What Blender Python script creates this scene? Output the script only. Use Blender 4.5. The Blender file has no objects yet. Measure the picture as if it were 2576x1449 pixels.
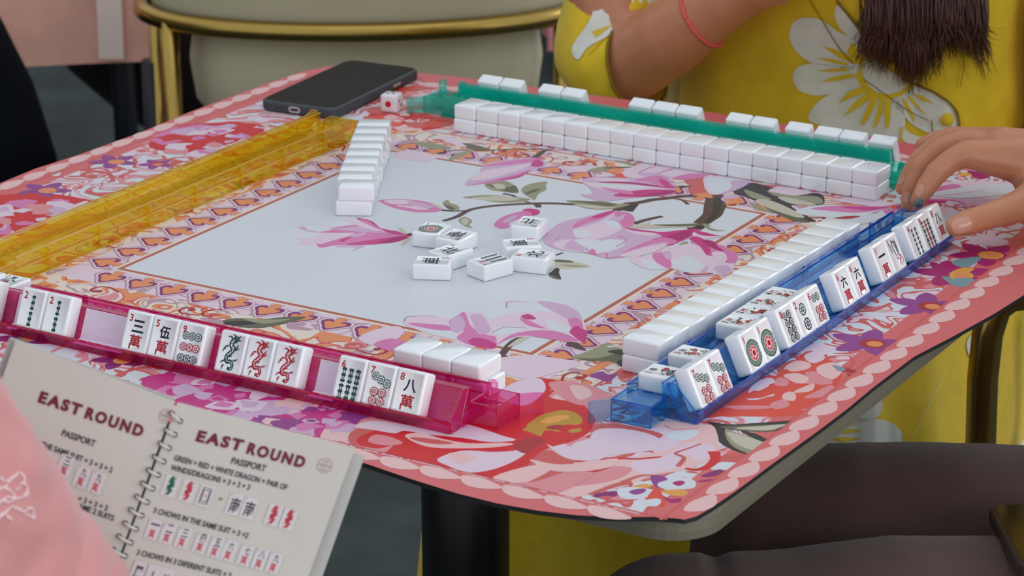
import bpy, bmesh, math, random
from mathutils import Vector, Matrix, noise
from mathutils.geometry import tessellate_polygon
from mathutils.bvhtree import BVHTree
rnd = random.Random(7)
C = bpy.context.scene.collection
# ---------------------------------------------------------------- camera, light, exposure
S = 0.0215            # metres per tile width; most lengths below are in tile widths
TZ = 0.75             # height of the play mat
F, PITCH, H = 6600.5, math.radians(19.128), 28.0047
cd = bpy.data.cameras.new('camera'); cam = bpy.data.objects.new('camera', cd); C.objects.link(cam)
cam.location = (0, 0, H*S+TZ); cam.rotation_euler = (math.pi/2-PITCH, 0, 0)
cd.sensor_width = 36; cd.lens = F*36/2576; cd.clip_start = 0.05; cd.clip_end = 60
cd.dof.use_dof = True; cd.dof.focus_distance = 1.76; cd.dof.aperture_fstop = 18
sc = bpy.context.scene; sc.camera = cam
sc.view_settings.view_transform = 'Standard'; sc.view_settings.look = 'None'
sc.view_settings.exposure = 0.10; sc.view_settings.gamma = 1; sc.view_settings.use_curve_mapping = False
sc.cycles.transparent_max_bounces = 40; sc.cycles.max_bounces = 10
sc.cycles.caustics_reflective = False; sc.cycles.caustics_refractive = False
wo = bpy.data.worlds.new('world'); sc.world = wo; wo.use_nodes = True
bg = wo.node_tree.nodes['Background']; bg.inputs[0].default_value = (0.84, 0.92, 1.0, 1); bg.inputs[1].default_value = 0.74
def area(name, loc, target, sx, sy, power, col):
    l = bpy.data.lights.new(name, 'AREA'); l.shape = 'RECTANGLE'; l.size = sx; l.size_y = sy; l.energy = power; l.color = col
    o = bpy.data.objects.new(name, l); C.objects.link(o); o.location = loc
    o.rotation_euler = (Vector(target)-Vector(loc)).to_track_quat('-Z', 'Y').to_euler(); return o
area('window_daylight', (3.6, 4.6, 2.6), (0, 1.8, 0.75), 2.4, 1.8, 38, (0.93, 0.97, 1.0))
area('ceiling_daylight', (0.2, 2.2, 3.6), (0, 1.9, 0.75), 2.2, 2.2, 5, (1.0, 0.97, 0.93))
area('fill_behind', (2.6, -1.4, 1.5), (0.3, 2.3, 0.6), 3.0, 2.0, 62, (1.0, 0.97, 0.94))  # added fill lamp, not a window: brightens surfaces facing the camera

# ---------------------------------------------------------------- pixel and plane helpers
cp, sp = math.cos(PITCH), math.sin(PITCH)
def ray(px, py):
    a, b = (px-1288)/F, (py-724.5)/F
    return Vector((a, cp-b*sp, -sp-b*cp))
def un(px, py, z=0.0):                      # photo pixel -> point at height z above the mat (tile widths)
    d = ray(px, py); s = (z-H)/d.z; return Vector((0, 0, H))+d*s
def uy(px, py, y):                          # photo pixel -> point at distance y
    d = ray(px, py); return Vector((0, 0, H))+d*(y/d.y)
def W(v): return Vector((v[0]*S, v[1]*S, v[2]*S+TZ))
def uv2(th): return Vector((math.cos(th), math.sin(th), 0)), Vector((-math.sin(th), math.cos(th), 0))
R = math.radians
# ---------------------------------------------------------------- materials
MATS = {}
def lin(c):
    c = c/255.0; return c/12.92 if c <= .04045 else ((c+.055)/1.055)**2.4
def L3(rgb): return (lin(rgb[0]), lin(rgb[1]), lin(rgb[2]), 1)
def material(name, rgb, rough=.5, metal=0, spec=.5, vary=0, vscale=30, bump=0, bscale=200, coat=0, sheen=0, sss=0):
    if name in MATS: return MATS[name]
    m = bpy.data.materials.new(name); m.use_nodes = True; nt = m.node_tree; b = nt.nodes['Principled BSDF']
    b.inputs['Base Color'].default_value = L3(rgb); b.inputs['Roughness'].default_value = rough
    b.inputs['Metallic'].default_value = metal; b.inputs['Specular IOR Level'].default_value = spec
    b.inputs['Coat Weight'].default_value = coat; b.inputs['Sheen Weight'].default_value = sheen
    if sss:
        b.inputs['Subsurface Weight'].default_value = sss; b.inputs['Subsurface Radius'].default_value = (.006, .003, .002)
    if vary or bump:
        tc = nt.nodes.new('ShaderNodeTexCoord')
        if vary:
            n = nt.nodes.new('ShaderNodeTexNoise'); n.inputs['Scale'].default_value = vscale; n.inputs['Detail'].default_value = 5
            nt.links.new(tc.outputs['Object'], n.inputs['Vector'])
            r = nt.nodes.new('ShaderNodeValToRGB'); k = L3(rgb)
            r.color_ramp.elements[0].position = .3; r.color_ramp.elements[1].position = .7
            r.color_ramp.elements[0].color = tuple(max(0, c*(1-vary)) for c in k[:3])+(1,)
            r.color_ramp.elements[1].color = tuple(min(1, c*(1+vary)) for c in k[:3])+(1,)
            nt.links.new(n.outputs['Fac'], r.inputs[0]); nt.links.new(r.outputs[0], b.inputs['Base Color'])
        if bump:
            n = nt.nodes.new('ShaderNodeTexNoise'); n.inputs['Scale'].default_value = bscale; n.inputs['Detail'].default_value = 3
            nt.links.new(tc.outputs['Object'], n.inputs['Vector'])
            bp = nt.nodes.new('ShaderNodeBump'); bp.inputs['Strength'].default_value = bump; bp.inputs['Distance'].default_value = .002
            nt.links.new(n.outputs['Fac'], bp.inputs['Height']); nt.links.new(bp.outputs[0], b.inputs['Normal'])
    MATS[name] = m; return m
def acrylic(name, tint, body, bodyfac=.12):
    m = bpy.data.materials.new(name); m.use_nodes = True; nt = m.node_tree; nt.nodes.clear()
    out = nt.nodes.new('ShaderNodeOutputMaterial')
    tr = nt.nodes.new('ShaderNodeBsdfTransparent'); tr.inputs[0].default_value = tint+(1,)
    df = nt.nodes.new('ShaderNodeBsdfTranslucent'); df.inputs[0].default_value = L3(body)
    dd = nt.nodes.new('ShaderNodeBsdfDiffuse'); dd.inputs[0].default_value = L3(body)
    md = nt.nodes.new('ShaderNodeMixShader'); md.inputs[0].default_value = .5
    nt.links.new(df.outputs[0], md.inputs[1]); nt.links.new(dd.outputs[0], md.inputs[2])
    m1 = nt.nodes.new('ShaderNodeMixShader'); m1.inputs[0].default_value = bodyfac
    nt.links.new(tr.outputs[0], m1.inputs[1]); nt.links.new(md.outputs[0], m1.inputs[2])
    gl = nt.nodes.new('ShaderNodeBsdfGlossy'); gl.inputs[0].default_value = (1, 1, 1, 1); gl.inputs[1].default_value = .06
    lw = nt.nodes.new('ShaderNodeLayerWeight'); lw.inputs[0].default_value = .5
    pw = nt.nodes.new('ShaderNodeMath'); pw.operation = 'POWER'; pw.inputs[1].default_value = 5; nt.links.new(lw.outputs['Facing'], pw.inputs[0])
    ma = nt.nodes.new('ShaderNodeMath'); ma.operation = 'MULTIPLY_ADD'; ma.inputs[1].default_value = .85; ma.inputs[2].default_value = .05; nt.links.new(pw.outputs[0], ma.inputs[0])
    m2 = nt.nodes.new('ShaderNodeMixShader'); nt.links.new(ma.outputs[0], m2.inputs[0])
    nt.links.new(m1.outputs[0], m2.inputs[1]); nt.links.new(gl.outputs[0], m2.inputs[2])
    nt.links.new(m2.outputs[0], out.inputs[0]); MATS[name] = m; return m
TILE = material('tile_resin', (240, 243, 246), .12, spec=.5, vary=.012, vscale=20, coat=.3)
RED = material('tile_red', (176, 22, 44), .3); GRN = material('tile_green', (20, 74, 62), .3)
NAV = material('tile_navy', (16, 24, 46), .3); SAGE = material('tile_sage', (132, 156, 140), .3); ROSE = material('tile_rose', (226, 132, 140), .3)
GOLD = material('brushed_gold', (176, 146, 78), .24, metal=1, vary=.05)
SKIN = material('skin', (196, 132, 98), .45, vary=.06, vscale=60, bump=.12, bscale=500, sss=.08)
NAILM = material('nail', (206, 150, 128), .25)
MUST = material('mustard_cotton', (228, 193, 26), .8, vary=.07, vscale=45, bump=.25, bscale=700, sheen=.2)
OFFW = material('offwhite_print', (226, 226, 216), .8, vary=.04, vscale=80, bump=.2, bscale=700)
SEAM = material('mustard_stitch', (132, 104, 8), .9)
# ---------------------------------------------------------------- mesh helpers
def link(o, parent=None):
    C.objects.link(o)
    if parent is not None: o.parent = parent
    return o
def meshobj(name, verts, faces, mats, parent=None, midx=None, smooth=False, sharp=None):
    me = bpy.data.meshes.new(name); me.from_pydata([tuple(v) for v in verts], [], faces)
    for m in (mats if isinstance(mats, (list, tuple)) else [mats]): me.materials.append(m)
    if midx: me.polygons.foreach_set('material_index', midx)
    if smooth: me.polygons.foreach_set('use_smooth', [True]*len(me.polygons))
    me.update()
    return link(bpy.data.objects.new(name, me), parent)
def bmobj(name, bm, mats, parent=None, smooth=False):
    me = bpy.data.meshes.new(name); bmesh.ops.recalc_face_normals(bm, faces=bm.faces[:]); bm.to_mesh(me); bm.free()
    for m in (mats if isinstance(mats, (list, tuple)) else [mats]): me.materials.append(m)
    if smooth: me.polygons.foreach_set('use_smooth', [True]*len(me.polygons))
    return link(bpy.data.objects.new(name, me), parent)
def thing(name, label, cat, loc=(0, 0, 0), rot=(0, 0, 0), group=None):
    o = bpy.data.objects.new(name, None); o.empty_display_size = .02; C.objects.link(o)
    o.location = loc; o.rotation_euler = rot; return tag(o, label, cat, group)
def tag(o, label, cat, group=None):
    o['label'] = label; o['category'] = cat
    if group: o['group'] = group
    return o
def struct(o): o['kind'] = 'structure'; return o
def addbox(bm, c, d, bev=0, seg=2, rot=None, mi=0):
    r = bmesh.ops.create_cube(bm, size=1); vs = r['verts']
    bmesh.ops.scale(bm, vec=d, verts=vs)
    if bev:
        es = list({e for v in vs for e in v.link_edges})
        q = bmesh.ops.bevel(bm, geom=es, offset=bev, segments=seg, affect='EDGES', profile=.5)
        vs = list({v for f in q['faces'] for v in f.verts} | {v for v in vs if v.is_valid})
        fs = {f for v in vs for f in v.link_faces}; vs = list({v for f in fs for v in f.verts})
    if rot is not None: bmesh.ops.rotate(bm, cent=(0, 0, 0), matrix=rot, verts=vs)
    bmesh.ops.translate(bm, vec=c, verts=vs)
    for f in {f for v in vs for f in v.link_faces}: f.material_index = mi
    return vs
def tube_data(pts, rad, seg=10, caps=True):
    """tapered tube through pts (Vectors); rad a number or a list"""
    n = len(pts); rr = rad if isinstance(rad, (list, tuple)) else [rad]*n
    V, Fc = [], []; up = None
    for i, p in enumerate(pts):
        t = (pts[min(i+1, n-1)]-pts[max(i-1, 0)]).normalized()
        if up is None:
            up = Vector((0, 0, 1)) if abs(t.z) < .9 else Vector((1, 0, 0))
        a = (up-t*up.dot(t)).normalized(); b = t.cross(a); up = a
        for k in range(seg):
            an = 2*math.pi*k/seg; V.append(p+(a*math.cos(an)+b*math.sin(an))*rr[i])
    for i in range(n-1):
        for k in range(seg):
            k2 = (k+1) % seg; Fc.append((i*seg+k, i*seg+k2, (i+1)*seg+k2, (i+1)*seg+k))
    if caps: Fc += [tuple(range(seg))[::-1], tuple((n-1)*seg+k for k in range(seg))]
    return V, Fc
def join(*vf):
    V, Fc = [], []
    for v, f in vf:
        o = len(V); V += list(v); Fc += [tuple(i+o for i in q) for q in f]
    return V, Fc
def tube(name, pts, rad, m, parent=None, seg=10):
    V, Fc = tube_data(pts, rad, seg); return meshobj(name, V, Fc, m, parent, smooth=True)
def catmull(pts, n=6, closed=True):
    out = []; N = len(pts)
    rng = range(N) if closed else range(N-1)
    for i in rng:
        p0, p1, p2, p3 = (pts[(i-1) % N], pts[i], pts[(i+1) % N], pts[(i+2) % N]) if closed else (pts[max(i-1, 0)], pts[i], pts[i+1], pts[min(i+2, N-1)])
        for k in range(n):
            t = k/n
            out.append(tuple(.5*(2*b+(c-a)*t+(2*a-5*b+4*c-d)*t*t+(3*b-a-3*c+d)*t**3) for a, b, c, d in zip(p0, p1, p2, p3)))
    if not closed: out.append(tuple(pts[-1]))
    return out
def evaluated(o):
    dg = bpy.context.evaluated_depsgraph_get(); me = bpy.data.meshes.new_from_object(o.evaluated_get(dg)); return me
_ICO = []
def blob(name, chains, m, parent=None, voxel=.0015, smooth=4, disp=None, sub=2):
    """one continuous smooth skin grown round chains of (point, radius) given in metres"""
    if not _ICO:
        for sd in (2, 4):
            bm = bmesh.new(); bmesh.ops.create_icosphere(bm, subdivisions=sd, radius=1); bm.verts.index_update()
            _ICO.append([v.co.copy() for v in bm.verts]); _ICO.append([tuple(v.index for v in f.verts) for f in bm.faces]); bm.free()
    V, Fc = [], []
    for ch in chains:
        for (p, r), (q, s) in zip(ch, ch[1:]):
            n = max(1, int((q-p).length/(min(r, s)*.22)))
            for k in range(n+1):
                t = k/n; c = p.lerp(q, t); rr = r+(s-r)*t; o = len(V); b = 2 if rr > .045 else 0
                V += [c+u*rr for u in _ICO[b]]; Fc += [tuple(i+o for i in f) for f in _ICO[b+1]]
    me = bpy.data.meshes.new(name); me.from_pydata(V, [], Fc); me.update()
    o = link(bpy.data.objects.new(name, me))
    a = o.modifiers.new('r', 'REMESH'); a.mode = 'VOXEL'; a.voxel_size = voxel
    b = o.modifiers.new('s', 'SMOOTH'); b.iterations = smooth; b.factor = .5
    me2 = evaluated(o); bpy.data.objects.remove(o); bpy.data.meshes.remove(me)
    if disp:
        new = [v.co+v.normal*disp(v.co) for v in me2.vertices]
        me2.vertices.foreach_set('co', [c for v in new for c in v]); me2.update()
    me2.polygons.foreach_set('use_smooth', [True]*len(me2.polygons)); me2.materials.clear(); me2.materials.append(m); me2.name = name
    return link(bpy.data.objects.new(name, me2), parent)
# ---------------------------------------------------------------- lettering (Blender's own font)
_T = {}
def text_poly(s, bold=0.0):
    if (s, bold) in _T: return _T[(s, bold)]
    cu = bpy.data.curves.new('t', 'FONT'); cu.body = s; cu.size = 1; cu.resolution_u = 3; cu.offset = bold; cu.fill_mode = 'FRONT'; cu.space_character = 1.3 if bold > .04 else 1.0
    o = link(bpy.data.objects.new('t', cu)); me = evaluated(o)
    V = [(v.co.x, v.co.y) for v in me.vertices]; Fc = [tuple(p.vertices) for p in me.polygons]
    bpy.data.objects.remove(o); bpy.data.curves.remove(cu); bpy.data.meshes.remove(me)
    _T[(s, bold)] = (V, Fc); return V, Fc
def text_fit(s, cx, cy, w, h, bold=0.0, keep=True):
    V, Fc = text_poly(s, bold)
    x0, x1 = min(v[0] for v in V), max(v[0] for v in V); y0, y1 = min(v[1] for v in V), max(v[1] for v in V)
    kx, ky = w/max(x1-x0, 1e-6), h/max(y1-y0, 1e-6)
    if keep: kx = ky = min(kx, ky)
    return [((x-(x0+x1)/2)*kx+cx, (y-(y0+y1)/2)*ky+cy) for x, y in V], Fc
def disc(cx, cy, r, n=20, ry=None):
    ry = ry or r; return [(cx+r*math.cos(2*math.pi*k/n), cy+ry*math.sin(2*math.pi*k/n)) for k in range(n)], [tuple(range(n))]
def annulus(cx, cy, r0, r1, n=24):
    V = [(cx+r*math.cos(2*math.pi*k/n), cy+r*math.sin(2*math.pi*k/n)) for r in (r0, r1) for k in range(n)]
    return V, [(k, (k+1) % n, n+(k+1) % n, n+k) for k in range(n)]
def rect(cx, cy, w, h, a=0):
    c, s = math.cos(a), math.sin(a)
    return [(cx+x*c-y*s, cy+x*s+y*c) for x, y in ((-w/2, -h/2), (w/2, -h/2), (w/2, h/2), (-w/2, h/2))], [(0, 1, 2, 3)]
def stroke(pts, w0, w1=None, taper=False):
    """flat ribbon along 2D pts"""
    n = len(pts); V = []
    for i, p in enumerate(pts):
        a, b = pts[max(i-1, 0)], pts[min(i+1, n-1)]; dx, dy = b[0]-a[0], b[1]-a[1]; l = math.hypot(dx, dy) or 1
        t = i/max(1, n-1); w = w0+((w1 if w1 is not None else w0)-w0)*t
        if taper: w = w0*math.sin(math.pi*min(1, .12+t*.88))
        V += [(p[0]-dy/l*w/2, p[1]+dx/l*w/2), (p[0]+dy/l*w/2, p[1]-dx/l*w/2)]
    return V, [(2*i, 2*i+1, 2*i+3, 2*i+2) for i in range(n-1)]
# ---------------------------------------------------------------- mahjong tiles
TW, TL, TT = 1.0, 1.273, 0.547          # tile width, length, thickness (tile widths)
TMATS = [TILE, RED, GRN, NAV, SAGE, ROSE, OFFW]
MI = dict(w=0, r=1, g=2, n=3, s=4, p=5, o=6)
def bamboo(x, y, h, c, w=.10):
    out = [(c,)+rect(x, y, w*.55, h*.9)]
    for k in (-1, 0, 1):
        out.append((c,)+disc(x, y+k*h*.40, w*.5, 12, h*.13))
    for k in (-.5, .5): out.append(('w',)+rect(x, y+k*h*.42, w*.16, h*.2))
    return out
def pin(x, y, r, c):
    out = [(c,)+disc(x, y, r, 20), ('w',)+annulus(x, y, r*.42, r*.80, 20)]
    for k in range(8):
        a = math.pi*k/4+.3; out.append((c,)+rect(x+math.cos(a)*r*.6, y+math.sin(a)*r*.6, r*.42, r*.15, a))
    out.append(('w',)+annulus(x, y, r*.14, r*.24, 12)); return out
def wan(ch): return [('n',)+text_fit(ch, .03, .17, .50, .38, .03), ('r',)+text_fit('萬', .02, -.32, .46, .46, .022)]
def dragon(c):
    out = []
    pts = catmull([(.13, .40, 0), (.02, .36, 0), (-.03, .24, 0), (.06, .10, 0), (-.02, -.02, 0), (-.12, -.14, 0), (-.08, -.28, 0), (.06, -.26, 0), (.14, -.36, 0), (.10, -.48, 0), (-.02, -.46, 0)], 5, False)
    out.append((c,)+stroke([p[:2] for p in pts], .19, .09)); out.append(('w',)+stroke([p[:2] for p in pts[2:-4]], .07, .03))
    for i in range(3, len(pts)-6, 3): out.append((c,)+rect(pts[i][0], pts[i][1], .09, .025, i*.4))
    out += [(c,)+disc(.12, .42, .085), ('w',)+disc(.14, .44, .032), (c,)+disc(.145, .44, .016)]
    for x, y, a in ((.2, .47, .5), (.22, .38, -.2), (.03, .52, 2.2), (-.12, .46, 2.8), (-.2, .16, 3.4), (.22, .12, .3), (.2, .2, .8), (-.26, .06, 3.9), (-.24, -.3, 3.6), (-.2, -.46, 4.2), (.24, -.2, .2), (.02, -.12, .1)):
        out.append((c,)+stroke([(x-.09*math.cos(a), y-.09*math.sin(a)), (x, y+.01), (x+.07*math.cos(a+.5), y+.07*math.sin(a+.5))], .055, .02))
    return out
def blossom(seed, ch, chc, big):
    r = random.Random(seed); out = [(chc,)+text_fit(ch, -.02, .36, .26, .24, .015)]
    for k in range(16):
        x, y = r.uniform(-.3, .3), r.uniform(-.5, .2); a = r.uniform(0, 3.1)
        out.append((r.choice('ggsg'),)+stroke([(x-.1*math.cos(a), y-.1*math.sin(a)), (x, y), (x+.1*math.cos(a+.4), y+.1*math.sin(a+.4))], .06, taper=True))
    for k in range(5):
        x, y = r.uniform(-.2, .2), r.uniform(-.45, .1)
        out.append((big if k < 3 else 'r',)+annulus(x, y, .04, .085, 10)); out.append(('r',)+disc(x, y, .025, 8))
    if big == 'n':
        for k in range(4): out.append(('n',)+rect(.02, -.12-k*.07, .3, .03, .2))
    return out
def idx(s, c='r'): return [(c,)+text_fit(s, -.285, .395, .17, .22, .022)]
def bird():
    out = []
    for k in range(9): out.append(('n',)+stroke([(-.02+k*.02, .40-k*.05), (.18+k*.004, .34-k*.05)], .028))
    out += [('n',)+stroke([(-.04, .44), (-.1, .2), (-.02, -.05), (.0, -.22)], .045, .02), ('n',)+stroke([(.17, .44), (.2, .2), (.18, -.05)], .03)]
    for k in range(3): out.append(('g',)+stroke([(-.3, .36-k*.09), (-.2, .28-k*.09), (-.24, .22-k*.09)], .022))
    out += [('r',)+stroke([(.1, -.05), (.24, -.2), (.12, -.36), (.2, -.5)], .04, .02), ('r',)+stroke([(.02, -.2), (.16, -.26), (.06, -.44), (.0, -.52)], .035, .02), ('r',)+stroke([(.2, -.12), (.34, -.3), (.28, -.46)], .03, .02)]
    return out
def P(lst, r): return sum([pin(x, y, r, c) for x, y, c in lst], [])
FACES = {
 '2bam': lambda: idx('2')+bamboo(.03, .19, .44, 'g', .15)+bamboo(.03, -.32, .44, 'g', .15),
 '6bam': lambda: idx('6')+sum([bamboo(x, y, .42, 'g', .17) for x in (-.22, .02, .26) for y in (.08, -.40)], []),
 '4bam': lambda: idx('4')+sum([bamboo(x, y, .42, 'g', .13) for x in (-.08, .18) for y in (.14, -.34)], []),
 '9bam': lambda: idx('9')+sum([bamboo(x, y, .32, 'r' if x == .02 else 'g', .15) for x in (-.2, .02, .24) for y in (.2, -.12, -.44)], []),
 '7bam': lambda: idx('7')+bamboo(.0, .3, .26, 'r', .12)+sum([bamboo(x, y, .3, 'n' if x == 0 else 'g', .13) for x in (-.24, 0, .24) for y in (.0, -.34)], []),
 '9pin': lambda: idx('9')+P([(x, y, c) for y, c in ((.22, 'g'), (-.12, 'r'), (-.46, 'n')) for x in (-.2, .03, .26)], .125),
 '7pin': lambda: idx('7')+P([(-.16, .24, 'g'), (.05, .16, 'g'), (.26, .08, 'g')]+[(x, y, 'r') for x in (-.1, .17) for y in (-.2, -.46)], .13),
 '8pin': lambda: idx('8')+P([(x, y, 'n') for x in (-.1, .14) for y in (.3, .06, -.18, -.42)], .125),
 '2pin': lambda: idx('2')+P([(.05, .18, 'g'), (.05, -.30, 'n')], .2),
 '6pin': lambda: idx('6')+P([(x, .27, 'g') for x in (-.06, .18)]+[(x, y, 'r') for x in (-.06, .18) for y in (-.12, -.38)], .13),
 '1pin': lambda: idx('1')+[('g',)+disc(.02, -.10, .42, 32), ('s',)+annulus(.02, -.1, .27, .385, 32), ('w',)+disc(.02, -.1, .25, 28), ('p',)+disc(.02, -.1, .235, 28)]
    +[('w',)+annulus(.02, -.1, .10, .13, 20), ('r',)+disc(.02, -.1, .085, 16)]+[('r',)+disc(.02+.18*math.cos(k*.785), -.1+.18*math.sin(k*.785), .03, 8) for k in range(8)]
    +[('g',)+rect(.02+.33*math.cos(k*.3142), -.1+.33*math.sin(k*.3142), .09, .012, k*.3142) for k in range(20)],
 '3wan': lambda: idx('3')+wan('三'), '5wan': lambda: idx('5')+wan('伍'), '8wan': lambda: idx('8')+wan('八'), '6wan': lambda: idx('6')+wan('六'), '1wan': lambda: idx('1')+wan('一'),
 'green_dragon': lambda: dragon('g'), 'red_dragon': lambda: dragon('r'), '1bam': lambda: idx('1')+bird(),
 'south': lambda: idx('S')+[('n',)+text_fit('南', .04, -.06, .6, .62, .02)], 'north': lambda: idx('N')+[('n',)+text_fit('北', .04, -.06, .6, .6, .02)],
 'east': lambda: idx('E')+[('n',)+text_fit('東', .04, -.06, .6, .64, .02)],
 'fl1': lambda: idx('1', 'n')+blossom(1, '梅', 'r', 'p'), 'fl2': lambda: idx('2', 'n')+blossom(2, '蘭', 'r', 'r'), 'fl3': lambda: idx('3', 'n')+blossom(3, '菊', 'r', 'p'), 'fl4': lambda: idx('4', 'n')+blossom(4, '竹', 'r', 'r'),
 'se3': lambda: idx('3')+blossom(5, '秋', 'n', 'p'), 'se1': lambda: idx('1')+blossom(6, '春', 'n', 'n'), 'se2': lambda: idx('2')+blossom(8, '夏', 'n', 's'), 'se4': lambda: idx('4')+blossom(9, '冬', 'n', 'p'),
}
_TM = {}
def tile_mesh(kind):
    if kind in _TM: return _TM[kind]
    bm = bmesh.new(); addbox(bm, (0, 0, TT/2), (TW-.012, TL, TT), .085, 4)
    for f in bm.faces: f.smooth = True
    if kind != 'plain':
        top = max(bm.faces, key=lambda f: (f.calc_center_median().z, f.calc_area()))
        r = bmesh.ops.inset_region(bm, faces=[top], thickness=.010, depth=0)
        r = bmesh.ops.inset_region(bm, faces=[top], thickness=.012, depth=-.008)
        z = top.calc_center_median().z
        for k, (c, V, Fc) in enumerate(FACES[kind]()):
            vs = [bm.verts.new((x, y, z+.0012+.0006*k)) for x, y in V]
            for q in Fc:
                try: f = bm.faces.new([vs[i] for i in q])
                except ValueError: continue
                f.material_index = MI[c]
                if f.normal.z < 0 or (f.calc_area() and (f.normal_update() or f.normal.z < 0)): f.normal_flip()
    bmesh.ops.scale(bm, vec=(S, S, S), verts=bm.verts[:])
    me = bpy.data.meshes.new('mahjong_tile'); bm.to_mesh(me); bm.free()
    for m in TMATS: me.materials.append(m)
    _TM[kind] = me; return me
for _k in list(FACES): tile_mesh(_k)
tile_mesh('plain')
def tile(kind, M, label, group):
    o = bpy.data.objects.new('mahjong_tile', tile_mesh(kind)); C.objects.link(o)
    M = M.copy(); M.translation = W(M.translation); o.matrix_world = M
    return tag(o, label, 'mahjong tile', group)
def flatM(x, y, z, th, flip=False):          # lying flat, tile 'up' along direction th+90deg; flip = face down
    M = Matrix.Translation((x, y, z+(TT if flip else 0))) @ Matrix.Rotation(th, 4, 'Z')
    return M @ Matrix.Rotation(math.pi, 4, 'Y') if flip else M
ORD = ['first', 'second', 'third', 'fourth', 'fifth', 'sixth', 'seventh', 'eighth', 'ninth', 'tenth', 'eleventh', 'twelfth', 'thirteenth', 'fourteenth', 'fifteenth', 'sixteenth', 'seventeenth', 'eighteenth']
# the face-down walls: origin, angle, count, which side is +b, and how each is told apart
GX = (-2.31242, 99.54434, -.543359); LX = (-6.270909, 88.495685, 1.52741); BX = (3.252377, 73.158095, 1.009507)
def wall(fr, n, side, where, frm, grp, skip=(), jit=.012):
    u, v = uv2(fr[2])
    for lay in (0, 1):
        for k in range(n):
            if (lay, k) in skip: continue
            da, db = rnd.uniform(-jit, jit), rnd.uniform(-jit, jit)*1.5
            if lay: da += .03; db += .02
            c = Vector((fr[0], fr[1], 0))+u*(k+.5+da*.3)+v*(side*(TL/2)+db)
            tile('plain', flatM(c.x, c.y, lay*TT, fr[2]+rnd.uniform(-.006, .006), True),
                 'plain white tile, %s from %s, %s row %s' % (ORD[k], frm, ('upper' if lay else 'lower'), where), grp)
wall(GX, 18, 1, 'before the green rack', 'the left', 'face-down wall tiles before the green rack')
wall(BX, 14, -1, 'beside the blue rack', 'the near end', 'face-down wall tiles beside the blue rack', skip={(0, 12), (0, 13)} if False else ())
u, v = uv2(LX[2])
for lay in (0, 1):
    for k in range(9):
        off = -.14 if (lay, k) == (1, 0) else 0
        sh = (lay and k) and .0
        c = Vector((LX[0], LX[1], 0))+u*(k+.5)+v*(-TL/2+off+rnd.uniform(-.012, .012)+(-.0 if lay else -.02))
        if lay and k: c += u*.03+v*.03
        tile('plain', flatM(c.x, c.y, lay*TT, LX[2]+rnd.uniform(-.008, .008), True),
             'plain white tile, %s from the front, %s row of block beside yellow rack' % (ORD[k], 'upper' if lay else 'lower'), 'face-down block beside the yellow rack')
PX = Vector((-.970947, 70.554072, 0)); PTH = R(-30.5); pu, pv = uv2(PTH)
for lay in (0, 1):
    for k in range(3):
        c = PX+pu*(-(k+.5)*1.0+(.12 if not lay else 0)-.03)+pv*(TL/2+.14+(.0 if lay else .03))
        tile('plain', flatM(c.x, c.y, lay*TT, PTH, True), 'plain white tile, %s from the right, %s row behind the pink rack' % (ORD[k], 'upper' if lay else 'lower'), 'face-down wall tiles behind the pink rack')
# ---------------------------------------------------------------- discards in the middle
def corner_tile(kind, A, B, Cc, up, label):
    a, b, c = un(*A, TT), un(*B, TT), un(*Cc, TT)
    ctr = (a+c)/2; e1, e2 = a-b, c-b; e1.z = e2.z = 0
    lng = e1 if e1.length > e2.length else e2; oth = e2 if lng is e1 else e1
    th = math.atan2(lng.y, lng.x)
    perp = Vector((-math.sin(th), math.cos(th), 0)); th2 = math.atan2(oth.y, oth.x)
    # average the two measured edge directions
    d = (th2-(th+math.pi/2)+math.pi/2) % math.pi-math.pi/2; th += d/2
    ax = Vector((math.cos(th), math.sin(th), 0))
    if ax.dot(Vector(up+(0,))) < 0: th += math.pi
    tile(kind, flatM(ctr.x, ctr.y, 0, th-math.pi/2), label, 'discarded tiles in the middle of the mat')
corner_tile('1pin', (1040, 581), (1104.4, 589.8), (1130.4, 564), (0, 1), 'face-up tile with one large green and red circle among the discards')
corner_tile('south', (1095.4, 596.6), (1156.5, 608.9), (1199.7, 582.8), (0, -1), 'face-up south tile with red S, behind the left north tile')
corner_tile('north', (1075.8, 629.2), (1127.2, 645.5), (1190.8, 624.4), (0, 1), 'face-up north tile between the two south tiles on the left')
corner_tile('south', (1038.3, 663.5), (1133.7, 667.6), (1138.6, 645.5), (1, 0), 'face-up south tile with red S, nearest front left of the discards')
corner_tile('7bam', (1174.5, 653.7), (1216.9, 668.4), (1290.2, 650.4), (-1, -.3), 'face-up seven bamboo tile in the middle front of the discards')
corner_tile('north', (1284.5, 643.1), (1373.4, 653.7), (1395.4, 632.5), (-1, 0), 'face-up north tile at the right front of the discards')
corner_tile('east', (1256, 603.2), (1271.5, 617), (1364.4, 614.6), (1, 0), 'face-up east tile with red E between the two right north tiles')
corner_tile('north', (1285.3, 567.3), (1353, 575.4), (1380, 547.7), (0, -1), 'face-up north tile farthest back on the right of the discards')
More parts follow.
